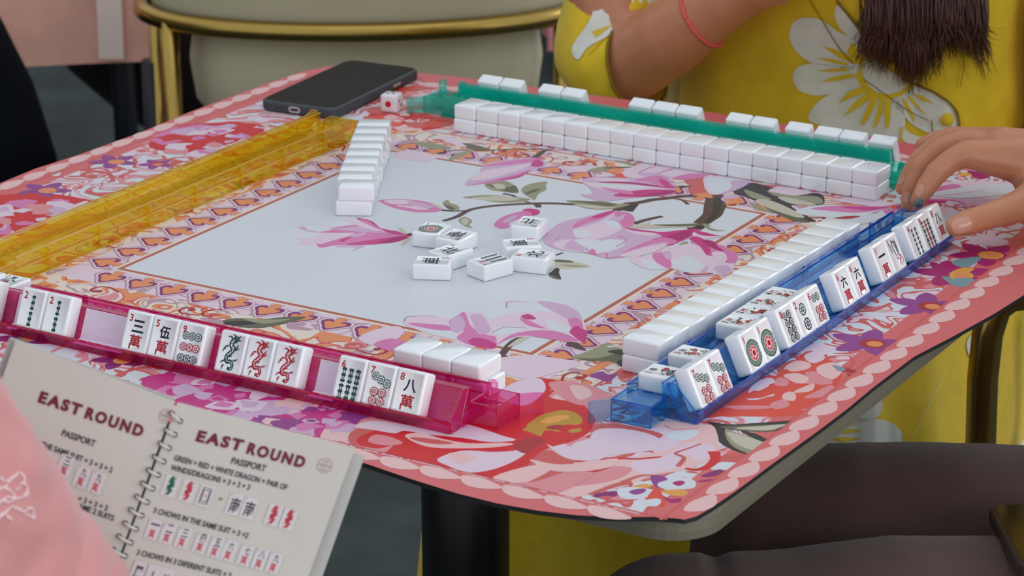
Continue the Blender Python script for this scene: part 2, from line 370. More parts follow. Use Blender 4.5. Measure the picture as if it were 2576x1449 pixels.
# ---------------------------------------------------------------- racks
LEAN = math.atan2(.907, .42)
PROFILE = [(.16, 0), (.16, .82), (.24, .82), (.24, .48), (1.30, .48), (1.28, 1.06), (1.52, 1.06), (1.95, .10), (2.30, .06), (2.42, .36), (2.50, .34), (2.40, 0), (1.88, 0), (1.40, .94), (1.22, .40), (.24, .40), (.24, .06), (0, .06), (0, 0)]
def prism(profile, x0, x1):                   # profile in (c, z) -> solid between x0 and x1 (local y = -c)
    n = len(profile); V = [(x*S, -c*S, z*S) for x in (x0, x1) for c, z in profile]
    tri = tessellate_polygon([[Vector((c, z, 0)) for c, z in profile]])
    Fc = [(i, (i+1) % n, n+(i+1) % n, n+i) for i in range(n)]+[tuple(t) for t in tri]+[tuple(i+n for i in t)[::-1] for t in tri]
    return V, Fc
def cyl(x, c, z0, z1, r, dome=False, seg=20):
    pts = [Vector((x, -c, z0)), Vector((x, -c, z1))]; rr = [r, r]
    if dome:
        for a in (25, 50, 72, 86): pts.append(Vector((x, -c, z1+r*math.sin(R(a))))); rr.append(r*math.cos(R(a)))
    V, Fc = tube_data([p*S for p in pts], [q*S for q in rr], seg); return V, Fc
def boxd(x0, x1, c0, c1, z0, z1):
    V = [(x*S, -c*S, z*S) for x in (x0, x1) for c in (c0, c1) for z in (z0, z1)]
    return V, [(0, 1, 3, 2), (4, 6, 7, 5), (0, 4, 5, 1), (2, 3, 7, 6), (0, 2, 6, 4), (1, 5, 7, 3)]
EDGES = [(.17, .80), (.23, .80), (1.29, 1.04), (1.51, 1.04), (.26, .47), (.01, .01), (1.94, .08), (2.31, .05), (2.43, .34), (2.49, .33), (2.40, .01)]  # corner lines where thin coloured rods stand in for light refracted at the edges
def edged(name, V, Fc, rods, mat, emat, t):
    n = len(Fc); bx = join((V, Fc), *rods); return meshobj(name, *bx, [mat, emat], t, [0]*n+[1]*(len(bx[1])-n))
def rod(p, q, r=.017):
    d = Vector(q)-Vector(p); return tube_data([Vector(p)*S, (Vector(p)+d)*S], r*S, 6)
def rack(label, mat, emat, ox, oy, th, x0, x1, pegs=('peg', 'socket'), ribs=True):
    t = thing('tile_rack', label, 'tile rack', W((ox, oy, 0)), (0, 0, th), 'clear acrylic tile racks')
    edged('tray', *prism(PROFILE, x0, x1), [boxd(x0, x1, c-.016, c+.016, z-.012, z+.024) for c, z in EDGES], mat, emat, t)
    for e, sgn, kind in ((x0, -1, pegs[0]), (x1, 1, pegs[1])):
        # end plate of the tile channel
        pl = [(1.46, 1.1), (1.7, 1.1), (2.42, .36), (2.40, .04), (1.92, .04)]
        edged('end_plate', *prism(pl, e-.06*(sgn > 0), e+.06*(sgn < 0)), [rod((e+sgn*.01, -a_[0], a_[1]), (e+sgn*.01, -b_[0], b_[1])) for a_, b_ in zip(pl, pl[1:]+pl[:1])], THIN[mat], emat, t)
        meshobj('end_wall', *prism([(.2, .05), (.2, .66), (1.4, .66), (1.4, .4), (1.85, .05)], min(e, e+sgn*.07), max(e, e+sgn*.07)), mat, t)
        a, b = e, e+sgn*.95
        bx = [boxd(min(a, b), max(a, b), .16, .23, 0, .68), boxd(b-sgn*.07 if sgn > 0 else b, b if sgn > 0 else b+.07, .16, 1.45, 0, .66), boxd(min(a, b), max(a, b), 1.38, 1.45, 0, .66)]
        if kind == 'socket':
            bx += [cyl(e+sgn*.5, .95, .02, .66, .34), boxd(min(a, b), max(a, b), .16, 1.45, .60, .66)]
        else: bx += [boxd(min(a, b), max(a, b), .75, .82, 0, .6)]
        xo = b-sgn*.02; er_ = [rod((e, -.19, .67), (b, -.19, .67)), rod((e, -1.42, .65), (b, -1.42, .65)), rod((xo, -.17, .66), (xo, -1.44, .66)), rod((xo, -.17, .0), (xo, -.17, .66)), rod((xo, -1.44, .0), (xo, -1.44, .66)), rod((xo, -.17, .01), (xo, -1.44, .01))]
        edged('end_box', *join(*bx), er_, THIN[mat], emat, t)
        if kind == 'peg': meshobj('peg', *join(cyl(e+sgn*.5, .95, 0, .55, .26), cyl(e+sgn*.5, .95, .5, 1.12, .17, True)), THIN[mat], t, smooth=True)
        fin = [(.20, .0)]+[(.20-.5*math.sin(k/6*1.2), .55*k/6) for k in range(1, 7)]
        V, Fc = [], []
        for k, (c, dx) in enumerate(fin):
            for z in (0, .66): V += [((e+sgn*(.95+dx))*S, -c*S, z*S), ((e+sgn*(.95+dx-.05))*S, -(c-.03)*S, z*S)]
            if k: o = 4*k; Fc += [(o-4, o-2, o+2, o), (o-3, o+1, o+3, o-1), (o-2, o-1, o+3, o+2), (o-4, o, o+1, o-3)]
        meshobj('latch_fin', V, Fc, THIN[mat], t)
    if ribs: 
        n = 7; bx = []
        for k in range(n):
            x = x0+1.5+(x1-x0-3)*k/(n-1); edged('rib', *boxd(x-.05, x+.05, .0, .16, 0, .78), [rod((x-.05, -.01, 0), (x-.05, -.01, .78), .014), rod((x+.05, -.01, 0), (x+.05, -.01, .78), .014), rod((x, -.01, .78), (x, -.15, .78), .014)], mat, emat, t)
    t2 = Matrix.Translation((ox, oy, 0)) @ Matrix.Rotation(th, 4, 'Z'); return t, t2
def leanM(RM, x, slip=0):
    X = Vector((1, 0, 0)); Y = Vector((0, .42, .907)); Z = Vector((0, -.907, .42))
    b = Vector((x+.5, -1.93, .10))+Y*(TL/2+slip)
    M = Matrix((X.to_4d(), Y.to_4d(), Z.to_4d(), (0, 0, 0, 1))).transposed(); M.translation = b
    for i in range(3): M[3][i] = 0
    M[3][3] = 1
    return RM @ M
def flatR(RM, x, c=.90, dth=0): return RM @ (Matrix.Translation((x+.5, -c, .485)) @ Matrix.Rotation(dth, 4, 'Z'))
ACB = acrylic('blue_acrylic', (.58, .86, .99), (30, 140, 232), .13)
ACP = acrylic('pink_acrylic', (.96, .48, .77), (236, 36, 150), .20)
ACG = acrylic('green_acrylic', (.52, .98, .94), (10, 226, 208), .46)
ACY = acrylic('yellow_acrylic', (.995, .945, .50), (255, 214, 50), .06)
EDB = acrylic('blue_edge_refraction', (.32, .58, .96), (30, 100, 214), .45); EDP = acrylic('pink_edge_refraction', (.94, .26, .52), (226, 18, 96), .45)  # edge colours carry the refracted bright and deep lines of clear acrylic
EDG = acrylic('green_edge_refraction', (.6, .98, .92), (110, 226, 210), .5); EDY = acrylic('yellow_edge_refraction', (.99, .86, .36), (255, 224, 96), .6)
THIN = {ACB: acrylic('blue_acrylic_thin', (.66, .90, 1.0), (40, 160, 240), .06), ACP: acrylic('pink_acrylic_thin', (.98, .62, .84), (246, 70, 170), .09), ACG: acrylic('green_acrylic_thin', (.60, .98, .94), (20, 226, 208), .20), ACY: acrylic('yellow_acrylic_thin', (.995, .955, .58), (255, 220, 60), .05)}
# blue, right-hand side
u, v = uv2(BX[2]); o = Vector((BX[0], BX[1], 0))+u*-2.6-v*(TL+.24)
bt, BM = rack('clear blue acrylic rack holding leaning tiles along the right side', ACB, EDB, o.x, o.y, BX[2]+R(1.2), 0, 19.1, ('socket', 'peg'))
NAME = {'7pin': 'seven circles', '1pin': 'one big circle', '8pin': 'eight navy circles', '2pin': 'two circles', '6pin': 'six circles', '6wan': 'red and black character six', '1wan': 'red and black character one', '1bam': 'bird', '4bam': 'four bamboo', '9bam': 'nine bamboo', '8wan': 'red and black character eight', '2bam': 'two bamboo', '3wan': 'red and black character three', '5wan': 'red and black character five', '9pin': 'nine circles', 'green_dragon': 'green dragon', 'red_dragon': 'red dragon', '6bam': 'six bamboo'}
bl = [(.4, '7pin', 'nearer one'), (1.4, '7pin', 'farther one'), (3.6, '1pin', 'nearer one'), (4.6, '1pin', 'farther one'), (6.15, '8pin', ''), (7.15, '2pin', ''), (8.15, '6pin', ''), (10.25, '6wan', 'nearer one'), (11.25, '6wan', 'farther one'), (13.25, '1wan', ''), (14.25, '1bam', ''), (15.95, '4bam', ''), (16.95, '9bam', ''), (17.98, '8wan', 'under the thumb')]
for x, k, q in bl:
    tile(k, leanM(BM, x), ('white tile with %s leaning in the blue rack' % NAME[k])+(', '+q if q else ''), 'tiles leaning in the blue rack')
for x, k, lab in ((.42, 'se1', 'flower tile with dark plant lying flat on the blue rack, nearest its end'), (2.25, 'se3', 'flower tile with pink bloom lying flat on the blue rack behind the one-circle tiles'), (5.35, 'fl1', 'flower tile numbered 1 lying flat on the blue rack'), (6.36, 'fl2', 'flower tile numbered 2 lying flat on the blue rack'), (7.37, 'fl3', 'flower tile numbered 3 lying flat on the blue rack'), (8.38, 'fl4', 'flower tile numbered 4 lying flat on the blue rack')):
    tile(k, flatR(BM, x), lab, 'flower tiles lying on the blue rack')
# pink, near side
o = PX-pv*.02
pt, PM = rack('clear pink acrylic rack holding leaning tiles along the near side', ACP, EDP, o.x, o.y, PTH, -18.6, .55, ('socket', 'peg'))
for x, k, q in ((-17.2, '8pin', ''), (-15.3, '2bam', 'left of the pair'), (-14.3, '2bam', 'right of the pair'), (-11.2, '3wan', ''), (-10.2, '5wan', ''), (-9.2, '9pin', ''), (-7.7, 'green_dragon', ''), (-6.7, 'red_dragon', 'left of the pair'), (-5.7, 'red_dragon', 'right of the pair'), (-3.5, '6bam', ''), (-2.5, '7pin', ''), (-1.5, '8wan', '')):
    tile(k, leanM(PM, x), ('white tile with %s leaning in the pink rack' % NAME[k])+(', '+q if q else ''), 'tiles leaning in the pink rack')
for x, k, lab in ((-17.42, 'se2', 'flower tile with bamboo lying flat on the left of the pink rack'), (-18.44, 'se4', 'flower tile at the left frame edge lying flat on the pink rack')):
    tile(k, flatR(PM, x, .80), lab, 'flower tiles lying on the pink rack')
# green, far side (seen from behind)
u, v = uv2(GX[2]); o = Vector((GX[0], GX[1], 0))+u*17.25+v*(TL+.33)
gt, GM = rack('clear green acrylic rack on the far side, seen from behind', ACG, EDG, o.x, o.y, GX[2]+math.pi, 0, 18.85, ('socket', 'peg'))
gl = [-.80, .24, 2.03, 3.07, 6.13, 7.17, 8.20, 10.36, 11.40, 12.86, 14.06, 15.09, 16.28]
for k, a in enumerate(gl):
    tile('plain', leanM(GM, 17.25-a-1), 'white tile back, %s from the left among those leaning over the green rack' % ORD[k], 'tiles leaning in the green rack')
# yellow, left side (empty)
yo = un(105, 689); yth = R(59.5); yu, yv = uv2(yth); o = yo+yu*18.2+yv*.02
yt, YM = rack('empty clear yellow acrylic rack along the left side', ACY, EDY, o.x, o.y, yth+math.pi, 0, 19.2, ('socket', 'peg'))
# pale pink patches laid flat over the slope of the pink rack
PALE = material('pale_patch', (226, 206, 226), .35, vary=.04, vscale=400)
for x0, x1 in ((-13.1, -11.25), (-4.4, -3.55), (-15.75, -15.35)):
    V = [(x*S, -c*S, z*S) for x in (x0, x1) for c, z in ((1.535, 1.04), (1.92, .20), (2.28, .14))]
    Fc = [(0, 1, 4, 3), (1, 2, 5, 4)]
    s_ = meshobj('pale_patch', V, Fc, PALE, pt); s_['label'] = 'pale pink patch'
# ---------------------------------------------------------------- play mat with its printed picture
MC = (-2.05, 85.74); MTH = R(-30.6); mu, mv = uv2(MTH)
def mloc(p): d = Vector((p[0]-MC[0], p[1]-MC[1], 0)); return d.dot(mu), d.dot(mv)
PAL = {'white': (213, 216, 222), 'blush': (224, 200, 214), 'lilac': (206, 170, 200), 'pink': (214, 120, 172), 'hot': (198, 48, 128), 'mag': (170, 24, 104), 'plum': (132, 34, 104),
 'purple': (146, 60, 136), 'coral': (206, 92, 88), 'rose': (222, 140, 146), 'shell': (232, 188, 186), 'red': (208, 30, 34), 'brick': (168, 40, 44), 'orange': (228, 140, 90), 'amber': (226, 160, 70), 'gold': (188, 142, 44),
 'olive': (150, 148, 118), 'moss': (98, 96, 72), 'bark': (84, 60, 54), 'dark': (46, 40, 38), 'sand': (196, 188, 168), 'mauve': (186, 146, 160), 'teal': (118, 150, 158), 'line': (184, 96, 80), 'cream': (228, 212, 200), 'border': (214, 104, 106), 'ember': (222, 76, 58)}
def print_mat(k): return material('print_'+k, PAL[k], .42, spec=.35)
def mat_ground():
    m = bpy.data.materials.new('mat_ground_print'); m.use_nodes = True; nt = m.node_tree; N = nt.nodes; K = nt.links
    b = N['Principled BSDF']; b.inputs['Roughness'].default_value = .42; b.inputs['Specular IOR Level'].default_value = .35
    tc = N.new('ShaderNodeTexCoord'); mp = N.new('ShaderNodeMapping'); mp.inputs['Scale'].default_value = (1/S, 1/S, 1/S)
    K.new(tc.outputs['Object'], mp.inputs[0]); sx = N.new('ShaderNodeSeparateXYZ'); K.new(mp.outputs[0], sx.inputs[0])
    def mth(op, a, bb=None):
        n = N.new('ShaderNodeMath'); n.operation = op
        for i, q in enumerate((a, bb)):
            if q is None: continue
            if isinstance(q, (int, float)): n.inputs[i].default_value = q
            else: K.new(q, n.inputs[i])
        return n.outputs[0]
    ax = mth('MULTIPLY', mth('ABSOLUTE', sx.outputs[0]), 8.0/7.83); ay = mth('MULTIPLY', mth('ABSOLUTE', sx.outputs[1]), 8.0/8.125)
    d = mth('MAXIMUM', ax, ay)
    def noise_(scale, det, dist, off=0):
        n = N.new('ShaderNodeTexNoise'); n.inputs['Scale'].default_value = scale; n.inputs['Detail'].default_value = det; n.inputs['Distortion'].default_value = dist
        mp2 = N.new('ShaderNodeMapping'); mp2.inputs['Location'].default_value = (off, off*.7, 0); K.new(mp.outputs[0], mp2.inputs[0]); K.new(mp2.outputs[0], n.inputs['Vector']); return n.outputs['Fac']
    def ramp(f, stops):
        r = N.new('ShaderNodeValToRGB'); r.color_ramp.interpolation = 'CONSTANT'
        e = r.color_ramp.elements
        e[0].position = 0; e[0].color = L3(PAL[stops[0][1]]); e[1].position = stops[1][0]; e[1].color = L3(PAL[stops[1][1]])
        for p, c in stops[2:]: q = e.new(p); q.color = L3(PAL[c])
        K.new(f, r.inputs[0]); return r.outputs[0]
    def mix(f, a, bb):
        n = N.new('ShaderNodeMix'); n.data_type = 'RGBA'; K.new(f, n.inputs[0])
        for i, q in ((6, a), (7, bb)):
            if isinstance(q, str): n.inputs[i].default_value = L3(PAL[q])
            else: K.new(q, n.inputs[i])
        return n.outputs[2]
    outer = ramp(noise_(.5, 1, 1.5), [(0, 'white'), (.36, 'blush'), (.42, 'rose'), (.455, 'coral'), (.485, 'white'), (.57, 'coral'), (.61, 'blush'), (.67, 'white')])
    swirl = ramp(noise_(.55, 1, 1.5, 5), [(0, 'cream'), (.37, 'mauve'), (.42, 'cream'), (.50, 'orange'), (.565, 'coral'), (.60, 'cream'), (.67, 'rose')])
    spade = ramp(noise_(.5, 1, 1.0, 9), [(0, 'blush'), (.5, 'blush'), (.56, 'mauve'), (.60, 'blush')])
    col = 'white'
    for t, c in ((8.0, 'line'), (8.17, 'cream'), (8.30, spade), (9.62, swirl), (10.95, 'cream'), (11.08, 'coral'), (11.18, outer), (16.8, 'border')):
        col = mix(mth('GREATER_THAN', d, t), col, c)
    K.new(col, b.inputs['Base Color']); return m
ART = []                                        # (layer, colour, [points in mat-local tile widths], smooth)
def zpts(fr, s):
    ox, oy, k = fr; n = [float(q) for q in s.replace(',', ' ').split()]
    return [(ox+n[i]/k, oy+n[i+1]/k) for i in range(0, len(n), 2)]
FR = dict(A=(1340, 400, 4.293), B=(1800, 760, 5.152), C=(850, 880, 3.958), D=(1400, 880, 3.677), E=(700, 380, 6.133), F=(2150, 380, 6.04), a=(0, 0, 2.862), b=(800, 100, 2.862), d=(0, 350, 2.862), e=(800, 450, 2.862), f=(1676, 450, 2.862), g=(800, 943, 2.862), h=(1676, 943, 2.862), i=(0, 640, 3.677), j=(700, 700, 3.677), k=(1400, 700, 3.677), q=(855, 801, 1.468), p=(0, 0, 1))
def art(layer, col, fr, s, sm=1):
    P2 = [mloc(un(*q)) for q in zpts(FR[fr], s)]
    if sm: P2 = catmull(P2, 4)
    ART.append((layer, col, P2))
def vein(layer, col, fr, s, w0, w1=None, taper=False):
    P2 = catmull([mloc(un(*q)) for q in zpts(FR[fr], s)], 4, False); V, Fc = stroke(P2, w0, w1, taper)
    n = len(V)//2; ART.append((layer, col, [V[2*i] for i in range(n)]+[V[2*i+1] for i in range(n-1, -1, -1)]))
# --- magnolia branch across the white panel (traced from the photograph)
vein(4, 'bark', 'p', '1115 556 1150 545 1185 527 1250 517 1340 512 1400 512 1440 514 1500 512', .22, .26)
vein(4, 'dark', 'p', '1110 528 1140 531 1170 530', .2, .1); vein(4, 'bark', 'p', '1340 512 1310 503 1290 492 1265 487', .1, .18); vein(4, 'bark', 'p', '1350 512 1356 522', .3, .2)
vein(4, 'bark', 'A', '900 560 1000 490 1150 470 1300 440 1450 425 1600 405 1750 400 1950 395 2050 385', .32, .3); vein(4, 'dark', 'A', '1000 560 1060 520 1120 485', .6, .2)
vein(4, 'bark', 'A', '2010 400 1980 480 1960 540 1940 600 1880 650 1810 700', .9, .55); vein(4, 'dark', 'A', '2020 420 1990 500 1990 580 1930 640 1890 690', .3, .25)
vein(4, 'bark', 'A', '1090 700 1200 665 1300 640 1400 620', .26, .2); vein(4, 'dark', 'A', '1530 330 1620 300 1700 300 1800 285', .3, .1); vein(4, 'bark', 'A', '1580 430 1640 460 1680 490', .1, .16)
vein(4, 'dark', 'A', '1830 700 1800 740 1740 760 1680 765', .3, .5)
# leaves by the branch
art(5, 'olive', 'b', '1040 1135 1200 1118 1400 1130 1530 1148 1450 1170 1300 1172 1150 1150'); art(6, 'sand', 'b', '1100 1140 1300 1125 1450 1140 1380 1160 1220 1158')
art(5, 'olive', 'b', '1200 1040 1290 1012 1380 1025 1440 1080 1435 1105 1330 1095 1240 1080'); art(6, 'moss', 'b', '1215 1042 1290 1050 1370 1060 1420 1050 1438 1098 1340 1090'); art(6, 'sand', 'b', '1260 1040 1330 1042 1350 1070 1290 1075')
art(5, 'olive', 'b', '1465 1075 1520 1040 1645 1020 1640 1050 1645 1080 1590 1110 1560 1155 1530 1140 1480 1110'); art(6, 'moss', 'b', '1490 1105 1560 1075 1600 1078 1540 1105 1510 1112')
art(5, 'olive', 'b', '895 1180 935 1150 950 1175 1000 1190 1020 1215 990 1235 940 1215'); art(6, 'moss', 'b', '905 1190 960 1200 990 1220 950 1225')
art(5, 'olive', 'b', '1010 1300 1060 1275 1110 1305 1090 1335 1115 1355 1060 1345'); art(6, 'sand', 'b', '1030 1300 1070 1285 1085 1310 1060 1335')
art(5, 'olive', 'A', '365 445 600 455 750 460 900 480 1050 490 960 520 800 545 620 540 500 510 420 480'); art(6, 'sand', 'A', '450 490 600 500 800 520 900 525 800 540 620 535'); art(6, 'moss', 'A', '430 455 700 465 900 490 820 510 600 480')
art(5, 'sand', 'A', '1010 742 1200 700 1290 670 1260 705 1400 710 1800 705 1700 735 1400 745 1200 750'); art(6, 'moss', 'A', '1300 712 1600 705 1800 700 1820 720 1500 730'); art(5, 'olive', 'A', '1830 700 1920 715 1900 735 1990 765 2080 775 1960 778 1880 750')
art(5, 'sand', 'A', '230 1090 420 1100 630 1160 450 1185 260 1180'); art(6, 'moss', 'A', '230 1088 380 1092 440 1118 260 1112'); art(6, 'olive', 'A', '300 1140 500 1150 610 1160 430 1165')
art(5, 'dark', 'A', '250 1175 290 1190 285 1230 305 1300 200 1280 170 1245 210 1210'); art(6, 'moss', 'A', '170 1250 240 1265 300 1300 220 1290')
art(5, 'olive', 'A', '1290 740 1300 735 1310 742'); vein(5, 'dark', 'A', '250 1040 330 1010', .1, .1)
art(5, 'olive', 'A', '1580 920 1660 890 1680 910 1600 930')
# small buds
art(5, 'pink', 'b', '440 1165 480 1150 640 1150 770 1165 840 1200 890 1225 840 1240 700 1240 560 1215'); art(6, 'blush', 'b', '480 1155 640 1155 720 1180 600 1185 520 1180'); art(6, 'lilac', 'b', '640 1165 760 1175 830 1210 700 1205'); art(7, 'pink', 'b', '590 1200 700 1220 840 1235 720 1238'); art(6, 'blush', 'b', '560 1192 700 1200 800 1220 680 1222')
art(4, 'sand', 'b', '770 1165 870 1190 895 1222 830 1195'); art(4, 'sand', 'b', '660 1243 820 1238 860 1240 760 1246')
art(5, 'hot', 'b', '1475 1225 1520 1215 1590 1225 1592 1255 1540 1268 1500 1255'); art(5, 'pink', 'b', '1265 1335 1320 1280 1420 1245 1500 1232 1540 1262 1450 1290 1380 1320 1380 1350 1320 1362'); art(6, 'lilac', 'b', '1330 1310 1380 1275 1440 1262 1410 1290 1360 1320')
# upper bud (magnolia behind)
art(5, 'lilac', 'b', '1075 1050 1080 1010 1160 960 1180 910 1260 880 1400 860 1580 850 1640 890 1600 925 1500 960 1420 1000 1280 1020'); art(6, 'pink', 'b', '1180 910 1300 885 1450 865 1590 850 1600 870 1460 890 1330 905'); art(7, 'blush', 'b', '1100 1010 1180 950 1300 925 1440 905 1560 885 1500 920 1380 960 1240 1000'); art(7, 'hot', 'b', '1570 865 1620 880 1615 910 1560 915 1530 900'); art(6, 'pink', 'b', '1080 1052 1240 1015 1400 975 1540 935 1480 970 1360 1010 1240 1030'); art(8, 'hot', 'b', '1290 1010 1420 985 1520 945 1440 995')
vein(7, 'bark', 'b', '1560 850 1600 820 1640 795 1700 790', .3, .14); vein(5, 'bark', 'b', '860 820 950 800 1050 795 1200 797 1350 790 1500 790 1620 788', .12, .14); art(5, 'olive', 'b', '690 750 760 735 900 760 960 785 830 785'); art(5, 'moss', 'b', '985 740 1100 750 1200 775 1240 795 1120 790 1040 770'); art(5, 'olive', 'b', '930 870 980 830 1060 800 1120 795 1060 830 990 860')
art(5, 'blush', 'b', '545 830 620 800 760 810 870 845 800 870 760 885 720 870 600 860'); art(5, 'blush', 'b', '860 700 960 700 1030 740 1070 775 980 755')
# left large flower
art(5, 'blush', 'E', '160 1125 500 1120 760 1150 1000 1180 1200 1250 1500 1250 1700 1330 1600 1400 1300 1420 1000 1440 850 1447 300 1447 350 1400 270 1355 400 1320 290 1300 330 1270 500 1240 320 1185'); art(6, 'white', 'E', '210 1130 480 1130 700 1160 850 1200 700 1240 560 1240 420 1200'); art(6, 'white', 'E', '340 1275 600 1260 860 1290 700 1330 500 1350 360 1340')
art(6, 'lilac', 'E', '300 1180 400 1165 450 1210 620 1245 900 1265 1080 1268 850 1278 600 1255 440 1235'); art(6, 'lilac', 'E', '780 1200 1060 1180 1320 1160 1450 1200 1560 1250 1780 1280 1500 1275 1200 1240 1000 1220'); art(7, 'blush', 'E', '1000 1060 1200 1080 1400 1130 1650 1240 1500 1225 1250 1160')
art(7, 'hot', 'E', '1200 1035 1300 1040 1460 1090 1580 1190 1700 1220 1850 1240 2000 1310 1900 1310 1680 1250 1520 1190 1330 1110'); art(8, 'pink', 'E', '1250 1050 1400 1090 1560 1190 1640 1230 1480 1180 1340 1110')
art(7, 'pink', 'E', '1000 1440 1100 1350 1350 1270 1350 1250 1600 1270 1850 1290 2000 1315 1900 1380 1700 1420 1300 1447'); art(8, 'hot', 'E', '1050 1440 1300 1390 1600 1350 1900 1310 2010 1310 1990 1350 1800 1410 1600 1430 1400 1447'); art(9, 'mag', 'E', '1560 1410 1700 1360 1850 1320 2000 1312 1900 1370 1700 1420'); art(8, 'lilac', 'E', '1100 1300 1340 1260 1320 1290 1180 1330')
art(5, 'pink', 'e', '0 385 120 350 300 330 480 360 640 400 655 415 560 445 400 460 260 470 120 480 0 490'); art(6, 'hot', 'e', '150 440 400 395 600 400 655 412 560 445 420 465 280 470'); art(6, 'blush', 'e', '0 400 160 390 260 395 120 440 0 470'); art(7, 'pink', 'e', '240 430 420 415 500 425 380 450'); art(5, 'lilac', 'e', '120 490 260 470 340 485 240 522 260 495')
art(5, 'sand', 'E', '1850 1185 1910 1190 1990 1270 2080 1290 2010 1290 1900 1250'); vein(5, 'dark', 'E', '2000 1300 2040 1290 2080 1300', .25, .4); art(4, 'sand', 'E', '1990 1350 2060 1340 2000 1400 1960 1447 1880 1447')
# large flowers at the right of the panel
art(5, 'lilac', 'A', '530 250 620 200 900 205 1200 200 1330 180 1460 215 1540 320 1530 380 1400 400 1100 420 800 460 660 440 510 385 640 380 600 300'); art(6, 'blush', 'A', '560 255 900 270 1200 290 1480 330 1300 345 1000 350 800 340 650 300'); art(6, 'pink', 'A', '1100 230 1340 180 1440 210 1500 270 1540 320 1380 300 1250 250'); art(7, 'hot', 'A', '870 395 1050 350 1300 330 1540 340 1530 370 1350 400 1050 415'); art(8, 'mag', 'A', '1300 370 1450 345 1540 350 1500 380 1350 400 1150 410'); art(7, 'mag', 'A', '700 255 900 245 1200 265 1480 320 1300 300 1000 268'); art(7, 'pink', 'A', '730 310 900 330 1050 350 1080 385 900 365'); art(8, 'hot', 'A', '1360 220 1450 240 1490 280 1540 320 1430 305'); art(6, 'blush', 'A', '620 215 900 215 1080 240 800 245'); art(7, 'white', 'A', '700 275 1000 285 1250 310 1000 320 800 305')
art(4, 'blush', 'A', '900 170 1000 100 1200 65 1500 95 1700 140 1900 180 1700 230 1400 200 1200 210 1000 200'); art(5, 'lilac', 'A', '1130 160 1300 150 1500 200 1400 215 1250 195'); art(5, 'pink', 'A', '1500 210 1700 160 1900 175 1850 200 1650 225'); vein(6, 'pink', 'A', '1150 150 1250 100 1330 80', .08, .05); vein(6, 'pink', 'A', '1340 160 1500 110 1560 95', .08, .05)
art(4, 'orange', 'A', '800 125 900 95 990 110 960 145 850 150'); art(4, 'ember', 'A', '890 170 960 150 1000 190 1100 205 1060 225 930 205'); art(4, 'coral', 'A', '1640 230 1750 190 1900 180 1860 230 1840 280 1700 290')
art(4, 'blush', 'A', '260 95 400 75 650 70 720 110 560 140 400 120'); art(4, 'olive', 'A', '590 130 700 90 850 80 820 120 700 140'); art(4, 'olive', 'A', '880 15 1000 30 1110 60 1080 75 960 40'); vein(5, 'dark', 'A', '770 98 900 96 1060 88', .08, .12)
art(5, 'blush', 'A', '1860 190 2050 185 2350 240 2300 290 2150 350 1960 390 1880 350 1850 280'); art(6, 'white', 'A', '1880 210 2050 200 2230 230 2200 300 2050 370 1930 350'); art(6, 'lilac', 'A', '2150 240 2340 245 2260 310 2100 370 2000 385 2140 320')
art(4, 'coral', 'A', '1690 310 1860 270 1900 380 1780 390 1700 370'); art(4, 'lilac', 'A', '2040 420 2170 380 2240 440 2150 470 2060 460'); art(5, 'orange', 'A', '2070 480 2150 460 2240 475 2180 500'); art(6, 'brick', 'A', '2100 495 2200 485 2180 505')
# big magnolia in front of it
art(5, 'lilac', 'A', '110 880 200 760 330 680 600 620 760 580 900 565 1040 580 1100 640 1080 720 1010 745 1150 770 1330 790 1450 790 1700 770 1720 830 1650 880 1500 930 1440 1000 1300 1020 1000 1060 800 1075 560 1010 400 1000 220 960'); art(6, 'blush', 'A', '440 760 600 720 760 660 880 590 830 650 780 700 900 690 960 760 800 840 620 880 480 840'); art(6, 'white', 'A', '440 780 560 770 640 800 600 840 480 850'); art(6, 'white', 'A', '780 690 860 665 940 700 940 740 860 740'); art(6, 'blush', 'A', '220 930 300 880 420 870 400 930 600 1000 400 1000'); art(6, 'white', 'A', '450 880 620 870 840 900 1000 880 950 960 760 1000 620 980'); art(7, 'white', 'A', '600 970 800 870 1000 900 860 990 720 1030')
art(7, 'pink', 'A', '470 690 640 620 820 570 890 565 760 640 600 690 440 755'); art(8, 'hot', 'A', '640 630 800 570 890 565 720 640'); art(7, 'pink', 'A', '880 580 1040 585 1100 650 1080 720 1000 745 940 700 920 640'); art(8, 'lilac', 'A', '930 620 1000 600 960 670 900 660'); art(7, 'blush', 'A', '1000 760 1200 790 1400 800 1300 830 1100 810')
art(8, 'hot', 'A', '1000 745 1200 770 1400 790 1600 770 1800 760 1720 830 1600 890 1450 940 1280 880 1400 840 1300 800 1100 780'); art(9, 'mag', 'A', '1450 840 1600 790 1740 770 1700 830 1600 880 1520 860'); art(8, 'pink', 'A', '1100 950 1280 880 1440 850 1560 900 1400 940 1200 970 900 1060'); art(9, 'lilac', 'A', '860 1060 1100 980 1300 920 1480 900 1300 960 1120 1010'); art(9, 'blush', 'A', '940 1040 1200 960 1450 920 1300 1010 1100 1060'); vein(9, 'mauve', 'A', '930 850 960 840 1010 880 900 950', .07, .06); vein(9, 'mauve', 'A', '250 880 300 840 430 860', .06, .05); art(7, 'pink', 'A', '600 1010 650 970 690 1030'); vein(8, 'pink', 'A', '560 1010 680 1035 790 1015 800 1075', .05, .08); vein(8, 'pink', 'A', '800 1075 950 1060 1200 1050', .08, .05); art(7, 'lilac', 'A', '330 960 420 880 480 930 560 1000 450 990')
art(8, 'blush', 'A', '1700 800 1740 780 1850 830 2050 835 2120 825 1950 860 1800 860'); art(9, 'hot', 'A', '1730 775 1850 790 1980 825 2050 830 1900 835 1800 820')
